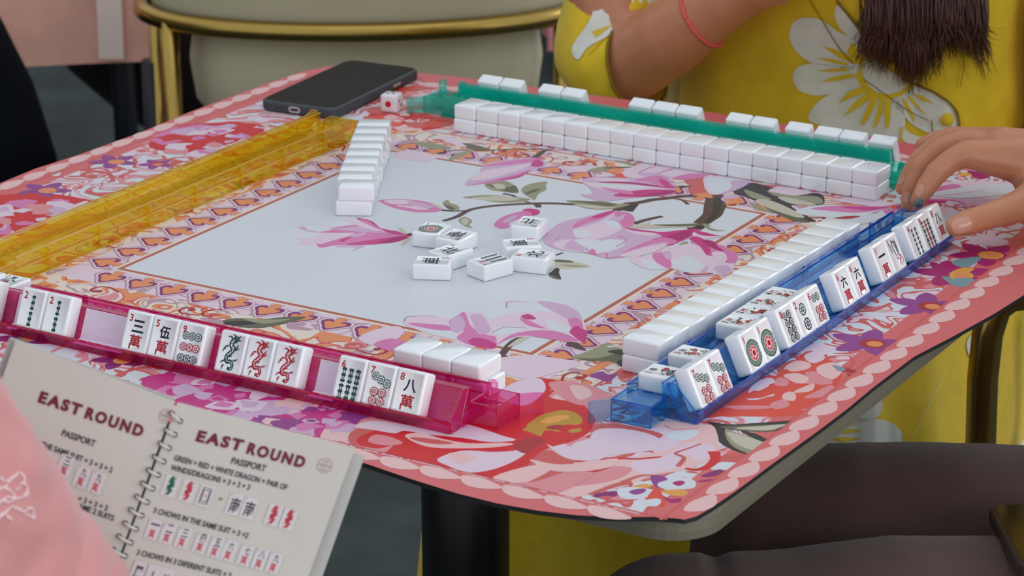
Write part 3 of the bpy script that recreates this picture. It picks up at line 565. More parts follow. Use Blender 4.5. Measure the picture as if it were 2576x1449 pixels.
# lower right flower
art(6, 'blush', 'A', '1040 1070 1300 1040 1450 950 1600 930 1760 920 1900 960 2100 1000 2200 1030 2190 1110 2150 1220 2050 1260 1900 1230 1750 1240 1600 1210 1450 1180 1300 1200 1150 1160'); art(7, 'white', 'A', '1500 1100 1680 1050 1800 1120 1850 1180 1700 1230 1560 1190'); art(7, 'white', 'A', '1180 1100 1300 1090 1360 1160 1440 1190 1250 1190'); art(7, 'blush', 'A', '1460 980 1600 960 1760 950 1650 1050 1500 1090'); art(8, 'pink', 'A', '1290 1040 1400 1010 1470 1060 1500 1150 1460 1180 1340 1120'); art(8, 'lilac', 'A', '1400 1010 1480 1000 1500 1080 1440 1080'); art(8, 'pink', 'A', '1700 900 1830 880 1950 900 2100 970 2200 1030 2190 1120 2080 1120 2000 1050 1900 1050 1860 970'); art(9, 'hot', 'A', '1690 860 1780 840 1880 900 1920 1000 1880 1040 1800 940'); art(9, 'mag', 'A', '1820 880 1950 890 2000 950 2070 1000 1950 970'); art(9, 'blush', 'A', '1940 1010 2060 1010 2100 1080 2040 1130 1960 1070'); art(7, 'lilac', 'A', '1950 1180 2080 1150 2150 1200 2060 1260'); art(8, 'lilac', 'A', '1810 1230 1860 1170 1900 1160 1870 1220')
# dark leaf and striped leaves at the upper right
art(5, 'dark', 'f', '480 95 600 30 750 60 900 110 1100 105 1140 160 1100 190 900 190 1000 260 1080 310 930 290 780 240 620 150'); art(6, 'olive', 'f', '560 80 640 100 760 150 620 140'); art(6, 'sand', 'f', '640 160 720 150 860 200 1000 280 860 265 740 220'); art(6, 'olive', 'f', '720 90 900 120 1090 130 1120 180 960 170 820 130'); art(7, 'sand', 'f', '800 130 950 150 1080 190 900 180'); art(5, 'blush', 'f', '740 80 860 60 1020 90 1040 105 900 125 780 120'); art(6, 'moss', 'f', '700 200 840 250 1040 310 900 300'); art(5, 'olive', 'f', '600 170 700 210 780 250 640 215')
art(5, 'white', 'f', '920 245 1100 190 1400 200 1560 215 1400 270 1200 280'); art(6, 'pink', 'f', '1040 215 1250 195 1600 205 1400 245 1200 235'); art(7, 'hot', 'f', '1250 200 1500 205 1620 198 1450 230'); art(5, 'blush', 'f', '1200 150 1500 130 1560 160 1700 180 1500 200'); art(6, 'ember', 'f', '1610 195 1780 185 1900 180 1990 190 1850 230 1700 240'); art(6, 'pink', 'f', '1560 230 1640 215 1700 240 1600 260'); art(5, 'white', 'f', '1100 240 1400 260 1640 230 1600 260 1400 330 1200 290'); art(6, 'brick', 'f', '1200 285 1300 270 1400 270 1320 290')
art(5, 'blush', 'f', '1700 60 1860 40 2100 20 2400 20 2576 60 2576 130 2400 170 2100 180 1900 130 1740 120'); art(6, 'pink', 'f', '1750 150 1850 90 2050 40 2120 60 1950 110 1880 150 1960 170 1840 180'); art(6, 'hot', 'f', '1800 160 1900 150 2020 160 1930 185'); art(7, 'white', 'f', '1900 110 2150 60 2400 40 2560 80 2400 120 2100 140'); art(6, 'lilac', 'f', '2050 150 2200 130 2400 150 2500 190 2300 200'); vein(8, 'pink', 'f', '1950 120 2100 110 2300 80', .08, .04); vein(7, 'pink', 'f', '1900 150 2100 160 2180 220', .2, .1); vein(7, 'pink', 'f', '2000 195 2150 205 2250 190', .15, .06)
art(6, 'mag', 'F', '1700 220 1900 230 1980 290 2060 390 1900 430 1800 390 1740 340'); art(7, 'amber', 'F', '1560 345 1680 330 1780 355 1700 385 1600 375'); art(6, 'coral', 'F', '1600 220 1900 230 1850 270 1650 260')
# orange leaf under the hand, olive leaves at the panel's lower edge
art(5, 'moss', 'd', '1600 1310 1700 1290 1900 1295 2050 1280 2210 1282 2050 1330 1860 1362 1680 1345'); art(6, 'dark', 'd', '1610 1318 1760 1310 1850 1330 1680 1345'); art(6, 'olive', 'd', '1750 1290 1950 1300 2100 1295 1900 1330')
art(5, 'olive', 'k', '130 735 250 690 350 650 480 600 640 690 680 760 560 790 400 770 250 760'); art(6, 'moss', 'k', '180 740 380 740 560 700 690 720 640 790 480 770 300 765'); art(6, 'dark', 'k', '470 680 600 660 700 690 680 800 600 820 560 770 640 730'); vein(7, 'white', 'k', '470 635 560 628 620 625', .14, .08); art(5, 'bark', 'k', '90 600 180 590 260 650 270 670 170 650'); vein(5, 'bark', 'j', '2060 720 2120 640 2190 580 2280 545', .22, .3); vein(5, 'bark', 'j', '2060 770 2160 810 2260 840', .3, .2); art(5, 'sand', 'j', '2120 640 2220 560 2330 540 2240 600')
# magnolia at the lower edge of the panel
art(5, 'blush', 'e', '620 1030 700 990 840 990 1000 1010 1060 960 1160 955 1200 940 1360 880 1500 885 1620 885 1800 910 1900 1000 1930 1100 1900 1180 1600 1140 1380 1150 1260 1220 1140 1200 1000 1160 800 1120 650 1060'); art(6, 'white', 'e', '1190 945 1360 895 1580 900 1700 950 1480 960 1300 990 1240 1010'); art(6, 'white', 'e', '700 1060 900 1080 1000 1120 1000 1150 840 1120'); art(6, 'white', 'e', '1260 1080 1400 1060 1500 1080 1380 1110 1300 1130'); art(6, 'white', 'e', '1640 1010 1780 1060 1840 1100 1700 1090')
art(7, 'pink', 'e', '650 1040 800 1045 940 1060 980 1090 860 1090 720 1065'); art(7, 'pink', 'e', '940 1040 1010 980 1060 965 1100 1060 1200 1120 1280 1140 1270 1220 1150 1210 1000 1150 1050 1090'); art(8, 'lilac', 'e', '950 1030 1010 985 1040 1000 1060 1060 1010 1110 960 1090'); art(8, 'lilac', 'e', '1100 980 1180 985 1230 1050 1240 1100 1160 1120 1120 1050'); art(9, 'hot', 'e', '1080 1170 1140 1145 1220 1160 1280 1190 1270 1220 1150 1212'); art(7, 'pink', 'e', '1280 1200 1400 1120 1600 1090 1760 1110 1880 1170 1700 1160 1500 1130 1380 1150'); art(8, 'hot', 'e', '1460 990 1520 975 1570 1010 1500 1012'); art(7, 'pink', 'e', '1450 1005 1520 1020 1600 1060 1650 1080 1520 1060'); art(8, 'hot', 'e', '1810 1100 1860 1060 1900 1080 1940 1100 1930 1160 1920 1190 1850 1140'); art(6, 'lilac', 'e', '1580 890 1700 890 1850 940 1900 1010 1880 1060 1760 990'); art(7, 'pink', 'e', '1800 1010 1880 1010 1910 1080 1840 1090'); vein(8, 'mauve', 'e', '620 1030 640 995 720 988 850 990', .06, .03); vein(8, 'mauve', 'e', '1360 930 1370 885 1500 890', .06, .04); vein(8, 'mauve', 'e', '1250 1110 1340 1070 1500 1075', .05, .05)
art(5, 'blush', 'e', '290 1150 400 1090 560 1060 620 1100 540 1170 400 1200'); art(6, 'pink', 'e', '400 1190 520 1150 640 1180 560 1240 480 1230'); art(5, 'blush', 'e', '1300 1300 1500 1270 1700 1290 1900 1330 1700 1400 1500 1440 1340 1400')
art(5, 'purple', 'k', '300 900 420 860 480 890 620 870 560 900 480 960 380 930'); art(5, 'orange', 'k', '220 880 420 780 520 780 380 860 280 890'); art(5, 'coral', 'k', '560 860 700 800 700 900 600 930')
# spade motifs in the inner border: orange spade in a purple outline
def spade(cx, cy, ang, k=1.0):
    c, s = math.cos(ang), math.sin(ang)
    def tr(pts): return [(cx+(x*c-y*s)*k, cy+(x*s+y*c)*k) for x, y in pts]
    out = [(0, .66), (.30, .30), (.56, -.02), (.50, -.30), (.28, -.36), (.12, -.28), (.22, -.52), (-.22, -.52), (-.12, -.28), (-.28, -.36), (-.50, -.30), (-.56, -.02), (-.30, .30)]
    inn = [(0, .50), (.24, .22), (.42, -.02), (.34, -.18), (.18, -.16), (.16, -.30), (.18, -.62), (-.12, -.64), (-.16, -.30), (-.20, -.14), (-.36, -.20), (-.42, -.02), (-.24, .22)]
    halo = [(x*1.32, y*1.28+.02) for x, y in out]
    ART.append((1, 'mauve', catmull(tr(halo), 2))); ART.append((2, 'blush', catmull(tr([(x*1.16, y*1.14) for x, y in out]), 2)))
    ART.append((3, 'plum', catmull(tr(out), 2))); ART.append((4, 'orange', catmull(tr(inn), 2)))
for sd in range(4):
    for k in range(13):
        q = -7.8+k*15.6/12; dd = 8.92
        x, y, a = ((q, -dd, 0), (dd, q, math.pi/2), (q, dd, math.pi), (-dd, q, -math.pi/2))[sd]
        spade(x*7.83/8, y*8.125/8, a+math.pi, .93)
# coral scrolls, small flowers and the scalloped edge
def scroll(x, y, r, a0, dr, col, w, layer=1):
    pts = [(x+r*(1-t*.82)*math.cos(a0+dr*t*4.6), y+r*(1-t*.82)*math.sin(a0+dr*t*4.6)) for t in [k/16 for k in range(17)]]
    lead = (pts[0][0]+r*1.0*math.cos(a0-dr*1.35), pts[0][1]+r*1.0*math.sin(a0-dr*1.35))
    V, Fc = stroke([lead]+pts, w*.6, w); n = len(V)//2
    ART.append((layer, col, [V[2*i] for i in range(n)]+[V[2*i+1] for i in range(n-1, -1, -1)])); ART.append((layer, col,)+(disc(pts[-1][0], pts[-1][1], w*.9, 10)[0],))
ar = random.Random(3)
for sd in range(4):
    for k in range(22):
        q = ar.uniform(-16, 16); dd = ar.uniform(12.4, 16.2)
        x, y = ((q, -dd), (dd, q), (q, dd), (-dd, q))[sd]
        scroll(x, y, ar.uniform(.55, 1.25), ar.uniform(0, 6.3), ar.choice((-1, 1)), ar.choice(('coral', 'coral', 'rose')), ar.uniform(.16, .30), ar.choice((1, 2)))
        if k % 2: x2, y2 = x+ar.uniform(-2, 2), y+ar.uniform(-1.5, 1.5); ART.append((1, ar.choice(('white', 'shell', 'rose', 'blush')), catmull([(x2+.6*ar.uniform(.5, 1.3)*math.cos(j), y2+.6*ar.uniform(.5, 1.3)*math.sin(j)) for j in range(6)], 3)))
    for k in range(10):
        q = ar.uniform(-10, 10); x, y = ((q, -10.3), (10.3, q), (q, 10.3), (-10.3, q))[sd]
        scroll(x*.98, y, ar.uniform(.3, .5), ar.uniform(0, 6.3), ar.choice((-1, 1)), ar.choice(('brick', 'coral')), .15, 2)
def petals(px, py, r, n, col, mid, layer=4, sq=1):
    x, y = mloc(un(px, py)); a0 = ar.uniform(0, 6)
    for k in range(n):
        a = a0+2*math.pi*k/n; c = (math.cos(a), math.sin(a))
        pts = [(x+(u_*c[0]-v_*c[1])*r, y+(u_*c[1]+v_*c[0])*r) for u_, v_ in ((0, -.12), (.45, -.3), (.85, -.22), (1.08, 0), (.85, .22), (.45, .3), (0, .12))]
        ART.append((layer, col, catmull(pts, 3)))
    ART.append((layer+1, mid, disc(x+.15*r, y, r*.36, 14)[0])); ART.append((layer+2, 'orange', disc(x+.2*r, y, r*.22, 12)[0]))
for px, py, r, col, mid in ((2329, 768, 1.15, 'purple', 'brick'), (2183, 862, 1.15, 'purple', 'brick'), (286, 406, .9, 'purple', 'orange'), (112, 478, .95, 'purple', 'orange'), (391, 413, .65, 'purple', 'ember'), (2400, 690, 1.3, 'mag', 'amber'), (2480, 640, 1.2, 'mag', 'amber'), (300, 905, .8, 'plum', 'amber'), (60, 850, .9, 'plum', 'teal')):
    petals(px, py, r, 5, col, mid)
for s_, c_ in (('2090 580 2260 560 2240 600 2150 640 2060 610', 'teal'), ('1980 700 2100 690 2240 740 2100 780', 'teal'), ('1900 600 2040 640 2060 700 1960 690', 'mag'), ('2040 680 2130 640 2220 650 2120 700 2060 720', 'amber')): art(5, c_, 'f', s_)
for s_, c_ in (('1090 1130 1200 1200 1260 1150', 'mag'),): pass
art(4, 'amber', 'g', '2270 800 2350 785 2400 800 2340 820 2280 815'); art(5, 'purple', 'D', '870 1170 960 1160 1030 1200 940 1230 940 1280 890 1240'); art(4, 'white', 'D', '570 1290 700 1270 860 1290 890 1340 760 1380 600 1370'); art(5, 'purple', 'D', '670 1310 760 1285 830 1290 800 1325 720 1340'); art(5, 'plum', 'D', '350 1340 480 1310 560 1310 540 1360 440 1350 370 1370'); art(4, 'amber', 'D', '960 1310 1100 1290 1210 1310 1180 1350 1050 1340'); art(5, 'mag', 'D', '980 1350 1060 1380 1150 1370 1140 1410 1040 1410'); art(5, 'mag', 'D', '1070 1230 1150 1210 1190 1230 1130 1260'); art(5, 'mag', 'D', '1310 1210 1440 1195 1420 1215 1330 1225'); art(5, 'plum', 'D', '1330 1170 1480 1110 1550 1120 1460 1170'); art(4, 'ember', 'D', '900 1290 960 1300 1010 1440 900 1440 820 1400'); art(4, 'white', 'D', '790 1400 920 1375 970 1400 920 1447 800 1430'); art(4, 'white', 'D', '1520 1040 1680 1050 1640 1090 1500 1120 1420 1090'); art(4, 'white', 'D', '950 1240 1100 1180 1260 1200 1280 1270 1120 1290'); art(4, 'coral', 'D', '1480 1000 1620 960 1760 980 1640 1040 1540 1020')
# the dark leaf at the near right corner
art(6, 'dark', 'D', '1400 665 1600 690 1800 680 2100 660 2220 655 2230 685 2100 720 1980 760 1700 750 1560 740 1600 860 1760 960 1660 940 1500 850 1460 720'); art(6, 'olive', 'D', '1560 730 1700 780 1900 830 1960 860 1840 965 1700 930 1600 860'); art(7, 'sand', 'D', '1580 760 1750 800 1920 850 1850 930 1700 890 1620 830'); art(7, 'moss', 'D', '1500 710 1750 700 2050 690 2180 670 2050 730 1980 760 1750 755 1650 740'); art(8, 'sand', 'D', '1640 725 1900 705 2120 690 2000 740 1850 745'); art(8, 'dark', 'D', '1700 745 1850 780 1980 850 1940 860 1800 810')
# peonies: overlapping rings of lobed petals
def peony(px, py, r, cols, base, heart, seed, layer=3, sq=1.0, rings=4):
    rr = random.Random(seed); x, y = mloc(un(px, py))
    ART.append((layer, base, catmull([(x+r*rr.uniform(.82, 1.02)*math.cos(k*.52), y+r*rr.uniform(.82, 1.02)*math.sin(k*.52)) for k in range(12)], 3)))
    for g in range(rings):
        R0 = r*(1-.86*g/rings); n = max(5, 9-g); ph = rr.uniform(0, 6)
        for k in range(n):
            a = ph+2*math.pi*(k+rr.uniform(-.2, .2))/n; w = 2*math.pi/n*rr.uniform(.38, .52); r1 = R0*rr.uniform(.88, 1.06); r0 = R0*rr.uniform(.42, .6)
            pts = []
            for j in range(7):
                t = -1+j/3.0; q = r1*(1-.16*t*t+rr.uniform(-.05, .05)); pts.append((x+q*math.cos(a+w*t), y+q*math.sin(a+w*t)))
            pts.append((x+r0*math.cos(a+w*.35), y+r0*math.sin(a+w*.35))); pts.append((x+r0*.8*math.cos(a-w*.2), y+r0*.8*math.sin(a-w*.2)))
            c = rr.choice(cols); ART.append((layer+1+g, c, catmull(pts, 3)))
            if rr.random() < .45:
                P2 = [(x+(px_-x)*.93, y+(py_-y)*.93) for px_, py_ in pts]; m_ = (sum(p[0] for p in P2)/9, sum(p[1] for p in P2)/9); ang = rr.uniform(-.2, .2)
                ART.append((layer+1+g, rr.choice(cols), catmull([(m_[0]+(p[0]-m_[0])*.62, m_[1]+(p[1]-m_[1])*.62) for p in P2], 2)))
    if heart:
        for k in range(14): ART.append((layer+rings+2, heart, catmull([(x+r*.16*rr.gauss(0, 1)+.28*math.cos(j)*rr.uniform(.6, 1.6), y+r*.10*rr.gauss(0, 1)+.28*math.sin(j)) for j in range(0, 6)], 2)))
peony(540, 350, 2.7, ['rose', 'pink', 'blush', 'red', 'lilac'], 'red', None, 4); peony(60, 545, 3.0, ['rose', 'pink', 'blush', 'red', 'lilac'], 'red', None, 5)
peony(560, 985, 2.5, ['lilac', 'pink', 'blush', 'hot'], 'hot', None, 6); peony(800, 1045, 2.0, ['lilac', 'pink', 'purple', 'shell'], 'hot', None, 16)
peony(1010, 225, 3.0, ['shell', 'rose', 'coral', 'blush'], 'ember', None, 7); peony(1040, 295, 2.2, ['coral', 'rose', 'ember', 'shell'], 'red', None, 8)
art(9, 'ember', 'B', '250 1130 480 1000 700 950 830 930 1180 640 1430 720 1560 850 1640 960 1560 1080 1620 1190 1500 1340 1300 1400 900 1480 100 1480 -200 1500 -100 1300')
for c_, s_ in (('shell', '880 950 1030 920 1190 960 1250 1000 1170 1050 1050 1050 960 1010'), ('shell', '1310 850 1450 790 1600 800 1640 900 1520 1000 1350 940'), ('rose', '1160 920 1300 900 1360 960 1500 1000 1500 1060 1300 1060'), ('shell', '1000 1170 1190 1080 1280 1060 1260 1140 1150 1170'), ('shell', '870 1200 960 1160 1040 1200 1020 1280 880 1260'), ('rose', '710 1320 880 1260 960 1330 860 1380 750 1380'), ('rose', '1150 1240 1300 1160 1480 1080 1550 1120 1520 1200 1340 1240'),
 ('blush', '430 1180 600 1090 780 1040 700 980 560 1020 460 1100'), ('white', '400 1255 600 1240 760 1190 640 1240 500 1270'), ('rose', '100 1350 400 1340 700 1350 680 1380 300 1390'), ('rose', '1110 1390 1340 1350 1300 1380 1160 1400'), ('rose', '940 1010 930 1080 840 1090 760 1060 820 980'), ('blush', '1150 690 1300 640 1420 720 1300 790 1200 770'), ('shell', '900 840 1050 760 1220 790 1210 860 1000 900'), ('rose', '1220 1000 1300 1070 1270 1060 1180 1060'), ('white', '640 1230 760 1190 740 1220'), ('blush', '500 1130 640 1060 700 1080 560 1150'), ('brick', '1700 930 1800 950 1900 970 1800 1000 1740 970'), ('brick', '1560 880 1700 860 1880 910 1760 920'), ('teal', '1510 820 1600 830 1690 880 1600 890'), ('coral', '1730 700 1800 740 1810 800 1740 860 1660 840 1760 800')): art(10, c_, 'B', s_)
art(8, 'shell', 'D', '0 760 300 720 700 700 1000 660 1400 690 1480 760 1500 900 1450 1000 1200 1110 900 1160 700 1240 300 1340 0 1380 -300 1300 -350 1000')
for c_, s_ in (('blush', '330 800 560 830 880 820 1150 780 1100 900 860 960 640 1010 340 1000 200 950'), ('blush', '700 1040 960 1000 1180 880 1300 850 1180 1000 1110 1090 800 1150'), ('rose', '0 1120 140 1090 300 1140 520 1080 700 1100 560 1200 200 1260 0 1240'), ('shell', '60 880 250 840 420 900 360 960 160 960'), ('blush', '1230 920 1340 880 1450 880 1440 960 1330 1030 1240 1000'), ('blush', '760 740 960 720 1200 750 1100 790 880 780'), ('white', '1030 780 1200 740 1320 760 1220 830 1080 830')): art(9, c_, 'D', s_)
for c_, s_, w_ in (('red', '300 790 420 820 560 790 700 775 880 795', .34), ('red', '0 960 200 1025 340 985 420 1010 550 1000', .3), ('coral', '560 1000 700 960 640 930 740 915 900 950', .22), ('red', '130 1110 300 1130 480 1080 560 1010 760 1010 970 990', .2), ('coral', '1120 1080 1180 1000 1100 960 1200 920 1340 870', .16), ('red', '1450 940 1470 1010 1400 1080 1300 1110 1190 1100', .34), ('coral', '700 1230 560 1250 300 1340', .3), ('coral', '600 1230 760 1170 900 1160', .16), ('coral', '940 830 900 900 820 950', .1), ('rose', '1000 700 1100 740 1320 720', .1)): vein(10, c_, 'D', s_, w_, w_*.4)
# the red peony on the near edge, traced
art(9, 'rose', 'g', '220 480 250 400 350 310 600 350 800 380 1000 330 1400 60 1560 40 1900 60 2100 150 2100 300 1900 420 2000 500 1700 720 1500 820 1180 830 900 740 640 690 300 560')
art(10, 'red', 'g', '1280 270 1400 210 1560 180 1640 90 1760 60 1640 200 1900 240 2000 330 1900 420 1760 450 1640 500 1560 560 1460 540 1300 480 1060 420 940 350 1100 340')
art(10, 'red', 'g', '290 480 420 490 560 500 700 520 860 560 1100 545 1350 530 1500 520 1420 620 1280 660 1000 680 800 670 640 640 500 580 330 530'); art(10, 'red', 'g', '420 420 600 440 700 470 560 480 460 460'); art(10, 'ember', 'g', '640 650 860 690 1100 690 1300 660 1240 720 1100 760 900 740 760 720')
art(11, 'blush', 'g', '700 400 780 360 950 360 1150 400 1320 440 1420 470 1300 480 1100 450 900 430 760 420'); art(11, 'shell', 'g', '640 440 740 450 860 480 1000 500 1200 495 1400 505 1300 520 1100 525 900 530 740 500'); art(11, 'rose', 'g', '600 510 700 560 900 570 1100 560 1280 560 1340 600 1200 660 1000 670 840 655 700 630 610 570'); art(12, 'blush', 'g', '880 610 1060 580 1340 560 1380 600 1240 660 1080 650 940 640'); art(12, 'shell', 'g', '1180 400 1340 395 1360 410 1260 430')
art(12, 'shell', 'g', '1390 590 1480 520 1515 520 1480 590 1420 630'); art(11, 'rose', 'g', '280 470 380 430 500 480 440 500'); art(11, 'shell', 'g', '360 590 440 580 560 600 620 660 560 670 420 630'); art(11, 'blush', 'g', '1640 490 1740 480 1820 520 2000 560 2060 600 1900 620 1760 560'); art(11, 'shell', 'g', '1520 620 1640 600 1820 640 1780 690 1600 690 1500 680'); art(12, 'shell', 'g', '1240 760 1400 700 1500 690 1420 760 1300 800'); art(11, 'rose', 'g', '1060 790 1260 720 1480 700 1740 710 1600 800 1300 840'); art(11, 'shell', 'g', '700 700 800 690 900 710 860 740 740 735'); art(11, 'shell', 'g', '900 770 1000 760 1120 790 1060 810'); art(11, 'blush', 'g', '1440 100 1560 90 1620 150 1560 200 1440 150'); art(11, 'shell', 'g', '1640 220 1700 150 1800 120 1880 190 1760 220'); art(12, 'rose', 'g', '1560 60 1700 60 1740 80 1620 130'); art(11, 'blush', 'g', '1880 100 1960 120 1900 170'); art(12, 'shell', 'g', '650 440 690 425 735 435 700 455')
art(12, 'gold', 'g', '1480 390 1540 370 1600 330 1660 270 1760 260 1840 280 1900 320 1870 360 1760 360 1720 390 1640 380 1560 410'); art(12, 'gold', 'g', '1600 430 1680 410 1740 430 1700 470 1650 450'); art(12, 'gold', 'g', '1820 410 1880 395 1900 410 1850 420'); art(13, 'brick', 'g', '1640 370 1720 350 1800 355 1720 380'); art(12, 'gold', 'g', '1590 300 1640 280 1660 310 1610 330'); art(11, 'brick', 'g', '1560 440 1640 470 1640 510 1560 500')
art(10, 'coral', 'g', '1940 380 2100 350 2300 380 2480 430 2400 470 2200 440 2040 460'); art(11, 'blush', 'g', '2000 400 2200 390 2420 440 2480 520 2300 560 2100 570 1960 500')
for l_, c_, s_ in ((13, 'coral', '30 440 100 400 250 410 500 420 700 480 860 500 840 560 700 610 560 650 420 615 250 585 100 520'),
 (14, 'red', '60 450 130 415 250 400 400 420 430 385 560 368 620 330 700 310 735 232 800 232 770 290 900 320 935 400 870 450 770 480 710 520 665 585 560 605 470 612 380 590 290 572 200 520 110 490'),
 (15, 'blush', '50 400 130 378 260 396 300 388 420 384 500 400 600 434 650 450 560 458 450 442 330 430 240 416 200 425 120 412'), (15, 'shell', '240 432 300 424 380 446 480 462 600 460 640 466 560 478 420 481 330 476 270 456'), (15, 'blush', '360 520 450 490 560 494 640 490 692 474 690 496 640 530 560 560 470 570 400 546'),
 (15, 'rose', '130 430 190 440 232 462 170 470 105 456'), (15, 'rose', '60 472 140 482 196 470 150 504 90 502'), (15, 'shell', '560 592 640 560 740 540 792 550 700 602 600 622'), (15, 'blush', '590 280 650 235 735 222 760 262 715 308 660 322'), (15, 'rose', '770 240 850 238 930 250 962 292 905 322 830 300'), (16, 'shell', '850 250 910 255 930 285 880 300'),
 (15, 'blush', '765 466 830 490 870 460 960 438 1030 450 1010 500 900 526 820 510'), (15, 'shell', '700 522 800 540 900 534 1020 518 1010 546 900 566 780 562'), (15, 'rose', '560 640 640 610 760 600 860 570 940 575 820 640 700 660'), (16, 'ember', '290 540 380 575 470 590 440 600 340 580'), (16, 'brick', '640 470 700 440 760 450 720 480 680 500'), (16, 'shell', '400 500 470 500 500 520 440 540'), (15, 'shell', '110 520 180 530 240 560 200 570 130 545'), (16, 'coral', '260 440 340 446 420 462 360 466 290 455'),
 (17, 'gold', '675 412 710 390 730 364 790 345 830 340 872 350 896 376 880 394 830 394 800 410 822 422 760 414 740 436 700 420'), (18, 'amber', '740 380 800 360 850 362 820 378 770 390'), (18, 'brick', '760 404 800 394 830 400 790 412'), (17, 'gold', '845 414 886 406 890 418 856 424'), (17, 'gold', '690 395 720 372 726 384 700 402')): art(l_, c_, 'q', s_)
# scallop petals along the edge
for sd in range(4):
    for k in range(25):
        q = -15.6+k*31.2/24
        pts = [(q-.68, -.06), (q-.40, .42), (q+.15, .52), (q+.70, .16), (q+.3, -.08), (q-.2, -.2)]
        f = [lambda x, y: (x, -17.5-y*.0+(.0-y)*.9+.2), lambda x, y: (17.5+(y)*.9-.2, x), lambda x, y: (x, 17.5+y*.9-.2), lambda x, y: (-17.5-y*.9+.2, x)][sd]
        ART.append((2, 'shell', catmull([f(*p_) for p_ in pts], 3)))
    for dd, w_ in ((17.02, .10),):
        L_ = [(-17.1, -dd), (17.1, -dd)]; rot = [lambda x, y: (x, y), lambda x, y: (-y, x), lambda x, y: (-x, -y), lambda x, y: (y, -x)][sd]
        ART.append((2, 'coral', [rot(-17.1, -dd), rot(17.1, -dd), rot(17.1, -dd+w_), rot(-17.1, -dd+w_)]))
EDGE = [(0, 461), (87, 425), (196, 390), (349, 335), (482, 280), (664, 213), (760, 180), (832, 166), (900, 166), (1060, 184), (1150, 193), (1300, 213), (1600, 254), (1900, 300), (2150, 338), (2300, 362)]
EDGE2 = [(2576, 742), (2500, 790), (2400, 845), (2300, 897), (2200, 972), (2130, 1030), (2050, 1090), (1950, 1162), (1850, 1236), (1790, 1277), (1752, 1299), (1722, 1307), (1700, 1304), (1650, 1300), (1560, 1301), (1450, 1296), (1350, 1284), (1250, 1266), (1150, 1241), (1050, 1210), (990, 1190), (920, 1166)]
def clip(pts, lim):
    for ax in (0, 1):
        for sg in (1, -1):
            out = []
            for i, p in enumerate(pts):
                q = pts[i-1]; a, b = sg*q[ax], sg*p[ax]
                if (a <= lim) != (b <= lim):
                    t = (lim-a)/(b-a); out.append((q[0]+(p[0]-q[0])*t, q[1]+(p[1]-q[1])*t))
                if b <= lim: out.append(p)
            pts = out
            if len(pts) < 3: return []
    ded = [p for i, p in enumerate(pts) if math.hypot(p[0]-pts[i-1][0], p[1]-pts[i-1][1]) > 1e-5]
    return ded
def build_mat():
    ol = [mloc(un(*q)) for q in EDGE]+[(18.7, 18.6), (19.0, 12)]+[mloc(un(*q)) for q in EDGE2]+[(2, -18.2), (-9, -18.2), (-17, -18.2), (-18.2, -17), (-18.2, -9)]
    n = len(ol); V = [(x*S, y*S, 0) for x, y in ol]+[(x*S, y*S, -.13*S) for x, y in ol]
    tri = tessellate_polygon([[Vector((x, y, 0)) for x, y in ol]])
    def ccw(idx, P2): 
        a, b, c = (P2[i] for i in idx[:3]); return (b[0]-a[0])*(c[1]-a[1])-(b[1]-a[1])*(c[0]-a[0]) > 0
    Fc = [tuple(t) if ccw(t, ol) else tuple(t)[::-1] for t in tri]; mi = [0]*len(Fc)
    Fc += [tuple(i+n for i in f)[::-1] for f in Fc]; mi += [1]*(len(Fc)-len(mi))
    Fc += [(i, n+i, n+(i+1) % n, (i+1) % n) for i in range(n)]; mi += [1]*n
    mats = [mat_ground(), material('mat_backing', (22, 22, 26), .8)]; slot = {}
    for k in PAL: slot[k] = len(mats); mats.append(print_mat(k))
    boxes = []
    for layer, col, pts in sorted(ART, key=lambda t: t[0]):
        pts = clip(pts, 17.95 if col in ('shell', 'coral') and layer == 2 else 17.0)
        if len(pts) < 3: continue
        try: tri = tessellate_polygon([[Vector((x, y, 0)) for x, y in pts]])
        except Exception: continue
        xs, ys = [p[0] for p in pts], [p[1] for p in pts]; bb = (min(xs), max(xs), min(ys), max(ys))
        lev = 1+max([b[4] for b in boxes if b[0] < bb[1] and b[1] > bb[0] and b[2] < bb[3] and b[3] > bb[2]], default=0); boxes.append(bb+(lev,))
        o = len(V); z = 6e-6*lev
        V += [(x*S, y*S, z) for x, y in pts]
        for t in tri:
            t = tuple(t)
            if not ccw(t, pts): t = t[::-1]
            Fc.append(tuple(i+o for i in t)); mi.append(slot[col])
    o = meshobj('play_mat', V, Fc, mats, None, mi)
    o.location = W((MC[0], MC[1], 0)); o.rotation_euler = (0, 0, MTH)
    tag(o, 'pink floral mahjong mat with white centre panel lying on the table', 'play mat')
build_mat()
# ---------------------------------------------------------------- table
TOPM = material('beige_table_edge', (112, 108, 92), .5, vary=.03); BLK = material('black_metal', (14, 15, 17), .38, spec=.4)
tb = thing('game_table', 'square game table with beige edge and black column under the floral mat', 'table', (MC[0]*S, MC[1]*S, 0), (0, 0, MTH))
def rsq(hx, hy, r, z, n=8, ox=0, oy=0):
    out = []
    for q, (sx_, sy_) in enumerate(((1, 1), (-1, 1), (-1, -1), (1, -1))):
        for k in range(n+1):
            a = math.pi/2*(q+k/n); out.append((ox+sx_*(hx-r)+r*math.cos(a), oy+sy_*(hy-r)+r*math.sin(a), z))
    return out
def loft(rings, caps=True):
    n = len(rings[0]); V = [p for r in rings for p in r]; Fc = []
    for i in range(len(rings)-1):
        for k in range(n): k2 = (k+1) % n; Fc.append((i*n+k, i*n+k2, (i+1)*n+k2, (i+1)*n+k))
    if caps: Fc += [tuple(range(n))[::-1], tuple((len(rings)-1)*n+k for k in range(n))]
    return V, Fc
def tt(d, z): return [(x*S, y*S, z*S+TZ) for x, y, z in rsq(17.35-d, 17.05-d, 1.5, z, 8, .45, .4)]
